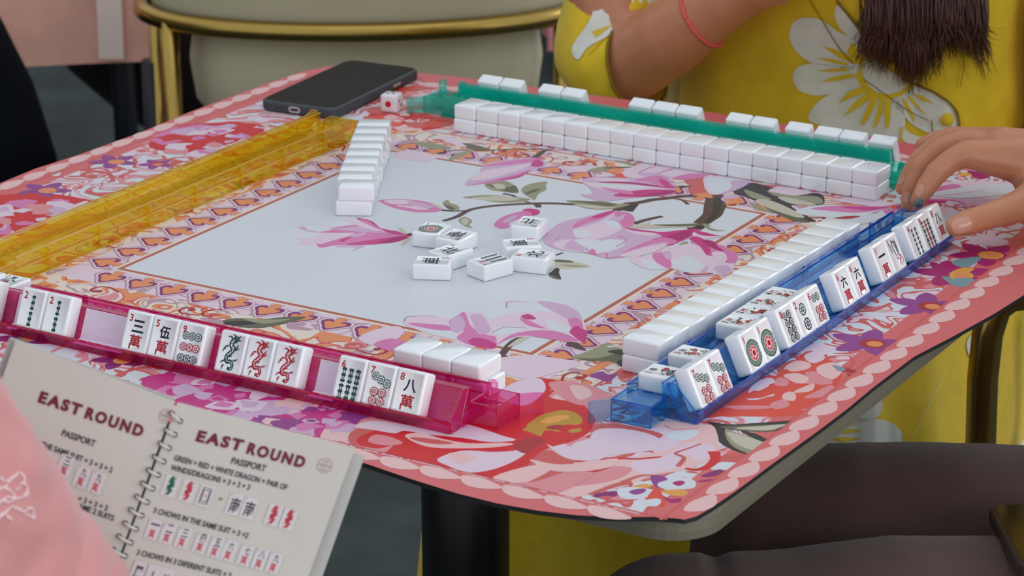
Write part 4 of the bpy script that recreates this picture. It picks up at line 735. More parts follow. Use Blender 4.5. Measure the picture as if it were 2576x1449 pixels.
meshobj('table_top', *loft([tt(.2, -.92), tt(.04, -.86), tt(0, -.6), tt(0, -.28), tt(.06, -.14)]), TOPM, tb)
def ring(cx, cy, r, z, n=28): return [(cx+r*math.cos(2*math.pi*k/n), cy+r*math.sin(2*math.pi*k/n), z) for k in range(n)]
colp = un(1172, 1449, -12.8); cl = mloc(colp); 
meshobj('column', *loft([ring(cl[0]*S, cl[1]*S, 1.58*S, z) for z in (.012, .3, .5, TZ-.92*S)]), BLK, tb, smooth=False)
meshobj('base_plate', *loft([ring(cl[0]*S, cl[1]*S, r, z, 40) for r, z in ((.26, 0), (.26, .006), (.24, .012))]), BLK, tb)
for p_ in tb.children:
    if p_.name == 'column': p_.data.polygons.foreach_set('use_smooth', [len(p.vertices) == 4 for p in p_.data.polygons])
# ---------------------------------------------------------------- room
def carpet():
    m = material('carpet', (58, 66, 66), .95, vary=.28, vscale=9, bump=.6, bscale=300); return m
struct(meshobj('floor', [(-6, -1, 0), (6, -1, 0), (6, 9, 0), (-6, 9, 0), (-6, -1, -.05), (6, -1, -.05), (6, 9, -.05), (-6, 9, -.05)], [(0, 1, 2, 3), (7, 6, 5, 4), (0, 4, 5, 1), (1, 5, 6, 2), (2, 6, 7, 3), (3, 7, 4, 0)], carpet()))
WALLM = material('taupe_wall', (120, 112, 104), .9, vary=.05, vscale=3)
def wallbox(name, a, b): bm = bmesh.new(); addbox(bm, tuple((p+q)/2 for p, q in zip(a, b)), tuple(abs(p-q) for p, q in zip(a, b))); struct(bmobj(name, bm, WALLM))
wallbox('wall_back', (-6, 8.9, 0), (6, 9.0, 3)); wallbox('wall_left', (-6.1, -1, 0), (-6, 9, 3))
# ---------------------------------------------------------------- phone, die
CASE = material('slate_case', (60, 68, 74), .55, vary=.03); SCREEN = material('dark_screen', (26, 25, 22), .12, spec=.5); HOLE = material('dark_hole', (10, 10, 12), .6); STEEL = material('pale_metal', (190, 188, 196), .3, metal=.7)
def rbox(name, hx, hy, r, z0, z1, m, parent, b=.05):
    rs = [[(x*S, y*S, z*S) for x, y, z in rsq(hx-d, hy-d, r-d*.5, z, 7)] for d, z in ((b, z0), (b*.3, z0+b*.35), (0, z0+b), (0, z1-b), (b*.3, z1-b*.35), (b, z1))]
    return meshobj(name, *loft(rs), m, parent, smooth=False)
a_, b_, c_ = un(655, 252, .4), un(828, 284, .4), un(1055, 175, .4)
pc = (a_+c_)/2; pth = math.atan2((c_-b_).y, (c_-b_).x)
ph = thing('smartphone', 'dark smartphone in a slate grey case lying on the far left of the mat', 'phone', W((pc.x, pc.y, 0)), (0, 0, pth-math.pi/2))
rbox('case', 1.78, 3.72, .52, .01, .45, CASE, ph, .1)
V, Fc = loft([[(x*S, y*S, z*S) for x, y, z in rsq(1.66, 3.60, .44, z, 7)] for z in (.435, .452)]); meshobj('screen', V, Fc, SCREEN, ph)
def stadium(w, h, n=6): return [(w/2-h/2+h/2*math.cos(a), h/2*math.sin(a)) for a in [(-.5+k/n)*math.pi for k in range(n+1)]]+[(-w/2+h/2+h/2*math.cos(a), h/2*math.sin(a)) for a in [(.5+k/n)*math.pi for k in range(n+1)]]
def plate(name, ox, oz, w, h, y, m, parent, d=.012):
    P2 = stadium(w, h); n = len(P2); V = [((ox+x)*S, yy*S, (oz+z)*S) for yy in (y, y-d) for x, z in P2]
    return meshobj(name, V, [tuple(range(n)), tuple(range(n, 2*n))[::-1]]+[(i, (i+1) % n, n+(i+1) % n, n+i) for i in range(n)], m, parent)
pl = plate('charging_port', -.08, .22, .55, .26, -3.72, STEEL, ph); plate('port_slot', -.08, .22, .34, .09, -3.735, HOLE, pl)
for x in (-.95, -.85, -.75, -.65, 1.1, 1.25): plate('speaker_hole', x, .22, .06, .06, -3.722, HOLE, ph, .006)
bm = bmesh.new(); addbox(bm, (1.79*S, 1.5*S, .24*S), (.05*S, .62*S, .12*S), .02*S, 2); bmobj('side_button', bm, STEEL, ph)
DW = material('die_white', (228, 224, 230), .2, coat=.2); DB = material('die_blue', (40, 60, 150), .4); DR = material('die_red', (196, 20, 36), .4)
dq = un(985, 283, 0); die = thing('die', 'small white die with red and blue dots beside the smartphone', 'die', W((dq.x, dq.y+.25, .004)), (0, 0, R(-20)))
bm = bmesh.new(); addbox(bm, (0, 0, .37*S), (.74*S, .74*S, .74*S), .11*S, 4)
for f in bm.faces: f.smooth = True
h_ = .37*S; e_ = .0002
def pips(bm, face, lst, r, mi):
    for u_, v_ in lst:
        P3 = []
        for k in range(12):
            a = 2*math.pi*k/12; p, q = (u_*S+r*S*math.cos(a)), (v_*S+r*S*math.sin(a))
            P3.append({'f': (p, -h_-e_, h_+q), 'l': (-h_-e_, p, h_+q), 't': (p, q, 2*h_+e_), 'r': (h_+e_, p, h_+q)}[face])
        f = bm.faces.new([bm.verts.new(c) for c in P3]); f.material_index = mi
pips(bm, 'f', [(0, 0)], .13, 2); pips(bm, 'l', [(-.14, .16), (-.05, .05), (.05, -.05), (.14, -.16), (.14, .1)], .055, 1); pips(bm, 't', [(-.1, -.1), (.12, -.05)], .06, 1); pips(bm, 't', [(0, .14)], .07, 2); pips(bm, 'r', [(-.1, .1), (.1, -.1)], .06, 1)
bmobj('die_body', bm, [DW, DB, DR], die)
# ---------------------------------------------------------------- chairs
SHELL = material('beige_leather', (212, 200, 166), .55, vary=.04, vscale=8, bump=.1, bscale=150); SHELL2 = material('beige_leather_seat', (216, 204, 172), .55, vary=.04, vscale=8); NAVL = material('navy_leg_cap', (18, 22, 34), .5); BRWN = material('dark_brown_leather', (46, 32, 32), .5)
def tub_chair(name, label, loc, rot, rx=.272, ry=.25, zr=.585, legs=True, group=None, far_caps=True):
    """tub chair; its back is towards local -y"""
    t = thing(name, label, 'chair', loc, (0, 0, rot), group)
    pts = [Vector((rx*math.cos(a)*(1 if abs(math.cos(a)) < .9 else 1.0), -ry*math.sin(a)*1.0, zr+.05*max(0, -math.sin(a)))) for a in [R(-38+k*256/40) for k in range(41)]]
    tube('brass_ring', pts, .0125, GOLD, t, 14)
    def arc(r1, r2, z, a0=-25, a1=205, n=40): return [(r1*math.cos(R(a0+(a1-a0)*k/n)), -r2*math.sin(R(a0+(a1-a0)*k/n)), z) for k in range(n+1)]
    def shellrow(k, z): 
        o = arc(rx*k, ry*k, z); i = arc(rx*(k-.22), ry*(k-.22), z)[::-1]; return o+i
    meshobj('backrest', *loft([shellrow(.93, zr-.012), shellrow(.97, zr+.02), shellrow(1.02, zr+.12), shellrow(1.03, zr+.21), shellrow(.99, zr+.245)]), SHELL, t, smooth=True)
    def oval(k, z, n=40): return [(rx*k*.80*math.copysign(abs(math.cos(2*math.pi*j/n))**.75, math.cos(2*math.pi*j/n)), .02+ry*k*.86*math.copysign(abs(math.sin(2*math.pi*j/n))**.75, math.sin(2*math.pi*j/n)), z) for j in range(n)]
    meshobj('seat', *loft([oval(.55, zr-.17), oval(.86, zr-.155), oval(.97, zr-.12), oval(1.0, zr-.07), oval(.97, zr-.025), oval(.90, zr-.018)]), SHELL2, t, smooth=True)
    for x in (-1, 1):
        bk = Vector((x*rx*.86, -ry*.52, zr)); tube('leg', [bk, Vector((x*rx*.86, -ry*.56, zr*.5)), Vector((x*rx*.88, -ry*.60, 0))], [.0115, .0115, .010], GOLD, t)
        fp = Vector((x*rx*.96, ry*.72, zr)); lg = tube('leg', [fp, Vector((x*rx*.98, ry*.76, zr*.5)), Vector((x*rx*1.0, ry*.80, 0))], [.0115, .0115, .010], GOLD, t)
        tube('leg_cap', [Vector((x*rx*.99, ry*.77, zr*.82)), Vector((x*rx*1.0, ry*.80, .002))], .0165, NAVL, lg)
    ob = tube('knob', [Vector((0, -ry*.80, zr-.075)), Vector((0, -ry*.80-.03, zr-.085))], [.016, .010], GOLD, t)
    return t
q = uy(905, 75, 150)
tub_chair('tub_chair', 'empty beige tub chair with brass ring behind the table', ((q.x)*S, q.y*S+.15, 0), R(4), rx=.292, ry=.165, zr=q.z*S+TZ, group='beige tub chairs with brass rings')
# the woman's own chair on the right
HC = Vector((15.2, 113, 0)); dv = Vector((-.53, -.848, 0)); ev = Vector((.848, -.53, 0))
wc = tub_chair('tub_chair', 'beige tub chair with brass ring under the seated woman in mustard', ((HC.x+2.4)*S, (HC.y+1.6)*S, 0), math.atan2(dv.y, dv.x)-math.pi/2, rx=.25, ry=.25, zr=.56, group='beige tub chairs with brass rings')
q1 = [uy(2580, 742, 91), uy(2540, 748, 91), uy(2505, 775, 91), uy(2484, 840, 91), uy(2472, 950, 91), uy(2466, 1140, 91), uy(2462, 1300, 91)]
q1[-1] = Vector((q1[-1].x, q1[-1].y, -TZ/S)); q1.insert(0, uy(2680, 742, 95))
arm = tube('arm_rail', [W(p) for p in q1], .0125, GOLD, None, 14); arm.parent = wc; arm.matrix_parent_inverse = (Matrix.Translation(wc.location) @ wc.rotation_euler.to_matrix().to_4x4()).inverted()
# ---------------------------------------------------------------- tables with pink cloths, far left and far middle
CLOTH = material('salmon_tablecloth', (246, 184, 164), .9, vary=.12, vscale=14, bump=.3, bscale=400); CL2 = material('pale_pink_tablecloth', (214, 140, 142), .9, vary=.06, vscale=10); STRP = material('cloth_stripe', (250, 226, 216), .9); NAVT = material('navy_trousers_black', (5, 8, 14), .9, spec=.1)
def cloth_table(label, x0, x1, y, zb, dep, m, stripe=None):
    t = thing('side_table', label, 'table', ((x0+x1)/2, y+dep/2, 0), (0, 0, 0), None); hw = (x1-x0)/2
    bm = bmesh.new(); addbox(bm, (0, 0, .735), (2*hw-.02, dep-.02, .03), .004, 1); bmobj('table_top', bm, NAVL, t)
    V, Fc = [], []; n = 60
    for j, z in enumerate((zb, zb+.12, .70, .757)):
        for k in range(n):
            s = k/n*4; e = s % 1; sd = int(s)
            px_, py_ = [(-hw+2*hw*e, -dep/2), (hw, -dep/2+dep*e), (hw-2*hw*e, dep/2), (-hw, dep/2-dep*e)][sd]
            w = (1, .7, .25, 0)[j]*.012*math.sin(k*1.3); V.append((px_*(1+.02*(3-j)*.3)+w, py_*(1+.02*(3-j)*.3)-abs(w), z+(.006*math.sin(k*.9) if j == 0 else 0)))
    for j in range(3):
        for k in range(n): k2 = (k+1) % n; Fc.append((j*n+k, j*n+k2, (j+1)*n+k2, (j+1)*n+k))
    Fc.append(tuple(3*n+k for k in range(n))); cl_ = meshobj('tablecloth', V, Fc, m, t, smooth=False)
    if stripe is not None:
        for sx_ in stripe:
            V = [(sx_+dx-(x0+x1)/2, -dep/2-.016-.010*(zz < .5), zz) for zz in (zb+.01, zb+.2, .75) for dx in (-.018, .018)]
            st = meshobj('woven_stripe', V, [(0, 1, 3, 2), (2, 3, 5, 4)], STRP, cl_)
    for sx_ in (-1, 1):
        for sy_ in (-1, 1): tube('leg', [Vector((sx_*(hw-.06), sy_*(dep/2-.08), .72)), Vector((sx_*(hw-.05), sy_*(dep/2-.06), 0))], .018, NAVL, t)
    return t
q = uy(385, 155, 172); cloth_table('table under a salmon pink cloth at the far left', -2.1, q.x*S, 172*S, q.z*S+TZ, .8, CLOTH, [uy(285, 100, 172).x*S])
q = uy(1440, 90, 230); cloth_table('distant table under a pale pink cloth right of the empty chair', q.x*S-.04, q.x*S+.5, 240*S, .07, .7, CL2)
# dark slanted leg of someone seated at the far left, brown chair beyond
pts = [uy(-90, 90, 160), uy(-25, 250, 158), uy(20, 420, 155), uy(50, 560, 152)]; tr = thing('person', 'person at the far left showing only a dark navy trouser leg', 'person', W((pts[2].x, pts[2].y, -TZ/S)))
o = blob('trouser_leg', [[(W(pts[0])-tr.location, .055), (W(pts[1])-tr.location, .062), (W(pts[2])-tr.location, .066), (Vector((pts[3].x*S, pts[3].y*S, .03))-tr.location, .06)]], NAVT, tr, .006, 4)
bc = thing('tub_chair', 'dark brown tub chair under the salmon tablecloth edge', 'chair', (uy(490, 200, 187).x*S, 4.02, 0))
def ov(rx, ry, z, n=32): return [(rx*math.cos(2*math.pi*k/n), ry*math.sin(2*math.pi*k/n), z) for k in range(n)]
zz = uy(300, 300, 187).z*S+TZ
meshobj('seat', *loft([ov(.06, .06, zz-.02), ov(.12, .12, zz+.02), ov(.20, .2, zz+.10), ov(.24, .24, zz+.2), ov(.25, .25, zz+.30), ov(.20, .2, zz+.30)]), BRWN, bc, smooth=True)
tube('pedestal', [Vector((0, 0, zz)), Vector((0, 0, .02))], .03, NAVL, bc); tube('foot', [Vector((-.02, 0, .022)), Vector((.02, 0, .022))], .18, NAVL, bc)
# ---------------------------------------------------------------- booklet in the near left corner
PAPER = material('page_paper', (204, 200, 192), .7, vary=.015); PAPERE = material('page_edges', (190, 188, 184), .8); INK = material('ink_charcoal', (52, 52, 60), .7); WINE = material('ink_wine', (112, 22, 46), .7); INKR = material('ink_red', (190, 62, 76), .7); INKG = material('ink_green', (40, 104, 80), .7); CARD = material('card_tint', (212, 208, 210), .7); LOGO = material('logo_rose', (176, 132, 134), .7); COIL = material('coil_wire', (206, 204, 198), .25, spec=.6)
bk = thing('booklet', 'open spiral-bound booklet titled EAST ROUND held at the near left', 'booklet', W(uy(445, 1012, 57)))
BASE = Vector(bk.location)
def page_frame(o, ex, ey, y0, ty):
    """o,ex,ey in photo pixels: corner and the two edge points; ty = how far the lower end leans to the viewer"""
    P0 = W(uy(*o, y0)); PX_ = W(uy(*ex, y0+ty[0])); PY_ = W(uy(*ey, y0+ty[1])); return P0-BASE, PX_-P0, PY_-P0
def page(name, fr, mat, th, off=0, curl=0.0):
    P0, ex, ey = fr; n = ex.cross(ey).normalized(); n = -n if n.y > 0 else n
    V, Fc = [], []; N = 12
    for side in (0, 1):
        for i in range(N+1):
            for j in (0, 1): V.append(P0+ex*(i/N)+ey*j+n*(off-side*th-curl*(i/N)**2))
    m = 2*(N+1)
    for i in range(N): a = 2*i; Fc += [(a, a+1, a+3, a+2), (m+a, m+a+2, m+a+3, m+a+1), (a, a+2, m+a+2, m+a), (a+1, m+a+1, m+a+3, a+3)]
    Fc += [(0, m, m+1, 1), (2*N, 2*N+1, m+2*N+1, m+2*N)]
    o = meshobj(name, V, Fc, mat, bk); return o, n
# right page: pixel box (445,1012)-(893,1128), left edge runs to (310,1400)
RF = page_frame((447, 1012), (893, 1127), (271, 1500), 57, (-.4, -1.3)); RFo = ((447, 1012), (893-447, 1127-1012), (271-447, 1500-1012))
LF = page_frame((440, 1010), (40, 855), (264, 1498), 57, (.6, -1.3)); LFo = ((440, 1010), (40-440, 855-1010), (264-440, 1498-1010))
_, nR = page('right_page', RF, PAPER, .0006); _, nL = page('left_page', LF, PAPER, .0006)
RF2 = page_frame((452, 1016), (916, 1150), (280, 1510), 57.15, (-.4, -1.3)); page('page_block', RF2, PAPERE, .004, -.002)
LF2 = page_frame((436, 1004), (22, 850), (258, 1498), 57.15, (.6, -1.3)); page('page_block', LF2, PAPERE, .004, -.002)
def invuv(fo, px, py):
    (ox, oy), (ax, ay), (bx, by) = fo; dx, dy = px-ox, py-oy; det = ax*by-bx*ay; return (dx*by-bx*dy)/det, (ax*dy-dx*ay)/det
class Print:
    def __init__(s, fr, fo, n): s.fr, s.fo, s.n = fr, fo, n; s.V, s.F, s.M = [], [], []; s.k = 0
    def pt(s, px, py):
        u_, v_ = invuv(s.fo, px, py); return s.fr[0]+s.fr[1]*u_+s.fr[2]*v_+s.n*(.0004+.00001*s.k)
    def add(s, V2, Fc, mi): s.k += .2; o = len(s.V); s.V += [s.pt(*p) for p in V2]; s.F += [tuple(i+o for i in f) for f in Fc]; s.M += [mi]*len(Fc)
    def text(s, t, p, q, cap, mi, bold=0.0):
        """t written from pixel p to pixel q along its baseline, capital height cap px, upright along the page's own side"""
        V, Fc = text_poly(t, bold); x0, x1 = min(v[0] for v in V), max(v[0] for v in V); y0, y1 = 0, max(v[1] for v in V)
        bx, by = s.fo[2]; l = math.hypot(bx, by); ux, uy_ = -bx/l*cap, -by/l*cap
        s.add([(p[0]+(q[0]-p[0])*(x-x0)/(x1-x0)+ux*y/.70, p[1]+(q[1]-p[1])*(x-x0)/(x1-x0)+uy_*y/.70) for x, y in V], Fc, mi)
    def card(s, c, w, h, kind):
        ax, ay = s.fo[1]; l = math.hypot(ax, ay); ex = (abs(ax)/l, abs(ay)/l*(1)); bx, by = s.fo[2]; m = math.hypot(bx, by); ey = (-bx/m, -by/m)
        def T(pts): return [(c[0]+ex[0]*x*w+ey[0]*y*h, c[1]+ex[1]*x*w+ey[1]*y*h) for x, y in pts]
        s.add(T(rect(0, 0, 1.0, 1.0)[0]), [(0, 1, 2, 3)], 4)
        mi = dict(r=2, g=3, n=0)
        if kind in ('gd', 'rd'):
            pts = [p[:2] for p in catmull([(.1, .40, 0), (-.1, .25, 0), (.14, .1, 0), (-.14, -.05, 0), (.1, -.2, 0), (-.08, -.38, 0)], 4, False)]
            V, Fc = stroke(pts, .26, .18); s.add(T(V), Fc, 3 if kind == 'gd' else 2)
            for yy in (.3, .1, -.1, -.3): V, Fc = rect(0, yy, .6, .05, .5); s.add(T(V), Fc, 3 if kind == 'gd' else 2)
        elif kind == 'wd':
            for a, b in ((.36, .42), (.27, .31)):
                V = [(x*a*2*.9, y*b*2*.45*2*.5) for x, y in ((-.5, -1), (.5, -1), (.5, 1), (-.5, 1))]+[(x*(a-.07)*2*.9, y*(b-.04)*2*.5*.9) for x, y in ((-.5, -1), (.5, -1), (.5, 1), (-.5, 1))]
                s.add(T(V), [(i, (i+1) % 4, 4+(i+1) % 4, 4+i) for i in range(4)], 0)
            V, Fc = text_fit('B', 0, 0, .2, .18); s.add(T(V), Fc, 2)
        elif kind.startswith('b'):
            for xx in ((0,) if kind == 'b1' else (-.12, .12)):
                V, Fc = rect(xx, -.1, .12, .6); s.add(T(V), Fc, 3)
        else:
            ch, wanq = kind[0], len(kind) > 1
            V, Fc = text_fit(ch, 0.05, .24 if wanq else -.05, .7, .4 if wanq else .8, .02); s.add(T(V), Fc, 0)
            if wanq: V, Fc = text_fit('萬', 0, -.25, .6, .48, .02); s.add(T(V), Fc, 2); V, Fc = text_fit(kind[1], -.36, .40, .2, .16); s.add(T(V), Fc, 2)
            else: V, Fc = text_fit('S', -.36, .42, .2, .14); s.add(T(V), Fc, 2)
    def logo(s, c, r):
        ax, ay = s.fo[1]; l = math.hypot(ax, ay); ex = (abs(ax)/l, abs(ay)/l); bx, by = s.fo[2]; m = math.hypot(bx, by); ey = (-bx/m, -by/m)
        T = lambda pts: [(c[0]+ex[0]*x*r+ey[0]*y*r, c[1]+ex[1]*x*r+ey[1]*y*r) for x, y in pts]
        V, Fc = annulus(0, 0, .93, 1.0, 28); s.add(T(V), Fc, 5)
        for t, yy, w, h in (('ARC', .52, .8, .26), ('CRACK', .02, 1.6, .42), ('TILES', -.55, 1.1, .28)): V, Fc = text_fit(t, 0, yy, w, h, .01); s.add(T(V), Fc, 5)
    def done(s, parent): return meshobj('printing', s.V, s.F, [INK, WINE, INKR, INKG, CARD, LOGO], parent, s.M)
def z1(x, y): return (x/2.862, 943+y/2.862)
pages = {c.name: c for c in bk.children}
pr = Print(RF, RFo, nR)
pr.text('EAST', z1(1408, 472), z1(1738, 545), 27, 1, .05); pr.text('ROUND', z1(1772, 560), z1(2185, 668), 27, 1, .05)
pr.text('PASSPORT', z1(1662, 635), z1(1910, 695), 16, 0, .022)
pr.text('GREEN + RED + WHITE DRAGON + PAIR OF', z1(1250, 612), z1(2065, 828), 14, 0, .022); pr.text('WINDS/DRAGONS + 3 + 3 + 3', z1(1226, 682), z1(1795, 828), 14, 0, .022)
for c, k in (((1228, 800), 'gd'), ((1355, 838), 'rd'), ((1480, 870), 'wd'), ((1690, 930), '南'), ((1795, 958), '南'), ((1970, 1010), 'rd'), ((2080, 1040), 'rd')): pr.card(z1(*c), 36, 56, k)
pr.text('+', z1(1572, 905), z1(1598, 912), 12, 0, .01)
pr.text('3 CHOWS IN THE SAME SUIT + 3 +2', z1(1103, 990), z1(1785, 1175), 14, 0, .022)
for c, k in zip(((1105, 1110), (1210, 1140), (1320, 1172), (1450, 1208), (1555, 1240), (1652, 1265), (1770, 1300), (1875, 1325), (1978, 1352)), ('一1', '二2', '三3', '四4', '五5', '六6', '七7', '八8', '九9')): pr.card(z1(*c), 34, 54, k)
pr.text('3 CHOWS IN 3 DIFERENT SUITS + 3', z1(983, 1292), z1(1660, 1462), 14, 0, .022)
for c, k in (((995, 1415), '鳳'), ((1100, 1440), 'b1'), ((1195, 1465), 'b2')): pr.card(z1(*c), 34, 54, k)
pr.logo(z1(2340, 652), 19); pr.done(pages['right_page'])
pr = Print(LF, LFo, nL)
pr.text('EAST', z1(272, 190), z1(575, 292), 27, 1, .05); pr.text('ROUND', z1(607, 305), z1(1020, 445), 27, 1, .05); pr.text('PASSPORT', z1(442, 435), z1(680, 516), 16, 0, .022)
pr.text('ALL IN THE SAME SUIT + 3 + 3 + 2', z1(150, 460), z1(805, 705), 14, 0, .022)
for c, k in (((470, 655), '三3'), ((590, 735), '九9'), ((697, 775), '九9')): pr.card(z1(*c), 36, 56, k)
pr.text('+ 3 + 3 + 2', z1(560, 905), z1(772, 978), 14, 0, .022); pr.text('SAME 2 SUITS', z1(540, 950), z1(815, 1052), 14, 0, .022); pr.logo(z1(1200, 300), 19); pr.done(pages['left_page'])
# spiral coil
for k in range(13):
    a = z1(1245-42.6*k, 300+95.5*k); b = z1(1300-39.5*k, 332+97*k)
    if k == 0: a = z1(1240, 275)
    pa, pb = pr.pt(*a), None; ub = invuv(RFo, *b); pb = RF[0]+RF[1]*ub[0]+RF[2]*ub[1]
    d = pb-pa; mid = (pa+pb)/2; nn = ((nR+nL)/2).normalized(); pts = [mid+d*.56*math.cos(t)+nn*(.0032*math.sin(t)) for t in [R(-20+i*22) for i in range(11)]]
    tube('coil_ring', pts, .0008, COIL, bk, 8)
    for p_, n_, q_ in ((pa, nL, 'left_page'), (pb, nR, 'right_page')):
        e1 = d.normalized(); e1 = (e1-n_*e1.dot(n_)).normalized(); e2 = n_.cross(e1)
        V = [p_+n_*.0007+(e1*math.cos(t)+e2*math.sin(t))*.0014 for t in [2*math.pi*i/14 for i in range(14)]]
        meshobj('punched_hole', V, [tuple(range(14))], HOLE, pages[q_])
# ---------------------------------------------------------------- the woman in mustard
wm = thing('person', 'seated woman with long brown hair in a mustard dress with white flower print', 'person', W((HC.x, HC.y, -TZ/S)))
O = Vector(wm.location)
def Lw(v): return W(v)-O
def hp(f, s, z): p = HC+dv*f+ev*s; return Vector((p.x, p.y, z))
def fold(sc_, amp, seed=0):
    def d(co): return amp*(noise.noise(Vector((co.x*sc_+seed, co.y*sc_, co.z*sc_*.6)))+.5*noise.noise(Vector((co.x*sc_*2.3, co.y*sc_*2.3+seed, co.z*sc_*1.4))))
    return d
def face_chains(c, f, r=3.7):
    """nose, brow, lips, ears for a head centred at c (tile widths) looking along f"""
    f = Vector(f).normalized(); s = Vector((-f.y, f.x, 0)).normalized(); z = Vector((0, 0, 1))
    P_ = lambda a, b, d: c+f*a*r+s*b*r+z*d*r
    return [[(P_(.93, 0, .12), .10*r), (P_(1.10, 0, -.16), .13*r)], [(P_(.80, -.10, -.34), .12*r), (P_(.80, .10, -.34), .12*r)], [(P_(.74, 0, -.60), .22*r), (P_(.5, 0, -.62), .34*r)], [(P_(.86, -.35, .2), .08*r), (P_(.86, .35, .2), .08*r)], [(P_(0, -.98, .1), .16*r), (P_(-.05, -1.0, -.16), .12*r)], [(P_(0, .98, .1), .16*r), (P_(-.05, 1.0, -.16), .12*r)]]
def head_extras(c, f, own, org, r=3.7):
    f = Vector(f).normalized(); s = Vector((-f.y, f.x, 0)).normalized(); z = Vector((0, 0, 1)); L_ = lambda v: W(v)-org
    blob('hair', [[(L_(c+z*.22*r-f*.12*r), r*1.02*S), (L_(c-f*.30*r), r*.98*S), (L_(c-f*.45*r-z*.8*r), r*.72*S), (L_(c-f*.5*r-z*1.6*r), r*.5*S)]], HAIR, own, .004, 3)
    for k in (-1, 1):
        bm = bmesh.new(); bmesh.ops.create_uvsphere(bm, u_segments=14, v_segments=10, radius=.011); bmesh.ops.translate(bm, vec=L_(c+f*.86*r+s*k*.36*r+z*.04*r), verts=bm.verts[:]); bmobj('eye', bm, material('eye_white', (226, 222, 216), .2), own, True)
HAIR = material('brown_hair', (84, 50, 40), .38, spec=.5, vary=.35, vscale=90)
# skin: arms, neck and head, legs
def Lc(*a): return [(Lw(p), r*S) for p, r in a]
elb = uy(1560, 178, 110.6); wr = uy(1802, 18, 107.5); fw = (wr-elb).normalized(); hand = wr+fw*3.2
arm_c = Lc((hp(0, -7.0, 14), 2.1), (Vector((3.9, 112.6, 4.5)), 1.9), (elb, 1.75), (elb+fw*3.2, 1.72), (wr, 1.32), (wr+fw*2.2, 1.2))
palm_c = Lc((wr+fw*1.6, 1.15), (hand, 1.5), (hand+fw*1.6, 1.5))
fing = [Lc((hand+fw*1.6+ev*(k-1.5)*.72, .5), (hand+fw*(3.3+.3*(k in (1, 2)))+ev*(k-1.5)*.78, .42), (hand+fw*3.6+ev*(k-1.5)*.75+Vector((0, 0, -1.2))*.8+dv*1.2, .36), (hand+fw*2.6+ev*(k-1.5)*.7+dv*2.0, .3)) for k in range(4)]
fing.append(Lc((hand, .7), (hand+fw*1.2+ev*1.6+dv*.8, .5), (hand+fw*2.4+ev*1.7+dv*1.3, .38)))
larm = Lc((hp(0, 7.4, 14), 2.0), (hp(0, 10.3, 4), 1.6), (hp(1, 11.0, -4.5), 1.5), (hp(9, 10.0, -6), 1.3), (hp(13, 9.5, -6.5), 1.1), (hp(16, 9, -7), .9))
core = Lc((hp(0, 0, -8), 5), (hp(0, 0, 0), 4.2), (hp(0, 0, 8), 4.6), (hp(0, 0, 14), 3.6), (hp(.3, 0, 19), 2.3), (hp(.8, 0, 22), 2.2), (hp(1.2, 0, 27), 3.7), (hp(1.4, 0, 30.5), 3.9))
shd = Lc((hp(0, -7.0, 14), 2.1), (hp(0, 0, 16.5), 2.2), (hp(0, 7, 14), 2.1))
legs = [Lc((hp(1, s*3.8, -9), 4), (hp(19, s*5.2, -10.5), 2.9), (hp(18.5, s*5.4, -22), 2.3), (hp(17.5, s*5.4, -32.5), 1.5), (hp(21, s*5.6, -33.6), 1.2)) for s in (-1, 1)]
HA = hp(1.4, 0, 29.5)
body = blob('body', [arm_c, palm_c]+fing+[larm, core, shd]+legs+[Lc(*q) for q in face_chains(HA, dv, 3.8)], SKIN, wm, .0045, 5)
# bodice of the dress
def oval_ring(z, ha, hf, off=0, n=72, p=.85):
    out = []
    for k in range(n):
        a = 2*math.pi*k/n; c, s = math.cos(a), math.sin(a)
        q = HC+ev*(.35+1.09*ha*math.copysign(abs(c)**p, c))+dv*(off+hf*math.copysign(abs(s)**p, s)); out.append(Vector((q.x, q.y, z)))
    return out
prof = [(-12, 8.6, 7.0, .5), (-9, 8.2, 6.4, .5), (-6, 7.6, 5.8, .4), (-3, 7.25, 5.5, .5), (-1.5, 7.2, 5.5, .6), (0, 7.2, 5.6, .7), (1.5, 7.2, 5.8, .8), (3, 7.25, 6.0, .9), (5, 7.3, 6.1, 1.0), (8, 7.5, 5.8, .9), (11, 7.9, 5.0, .6), (14, 8.2, 4.2, .3), (16.5, 6.5, 3.2, 0), (18.5, 3.2, 2.8, .2)]
rings = [oval_ring(z, a, f, o) for z, a, f, o in prof]
fd = fold(.35, .28, 3)
rings = [[p+(p-Vector((HC.x, HC.y, p.z))).normalized()*(fd(p)*(1 if 1 else 0)+.10*math.sin(p.x*2.2+p.z*1.1)*max(0, 1-abs(p.z+2)/9)) for p in r] for r in rings]
RW = [[Lw(p) for p in r] for r in rings]
bV, bF = loft(RW)
CAMW = Vector(cam.location)
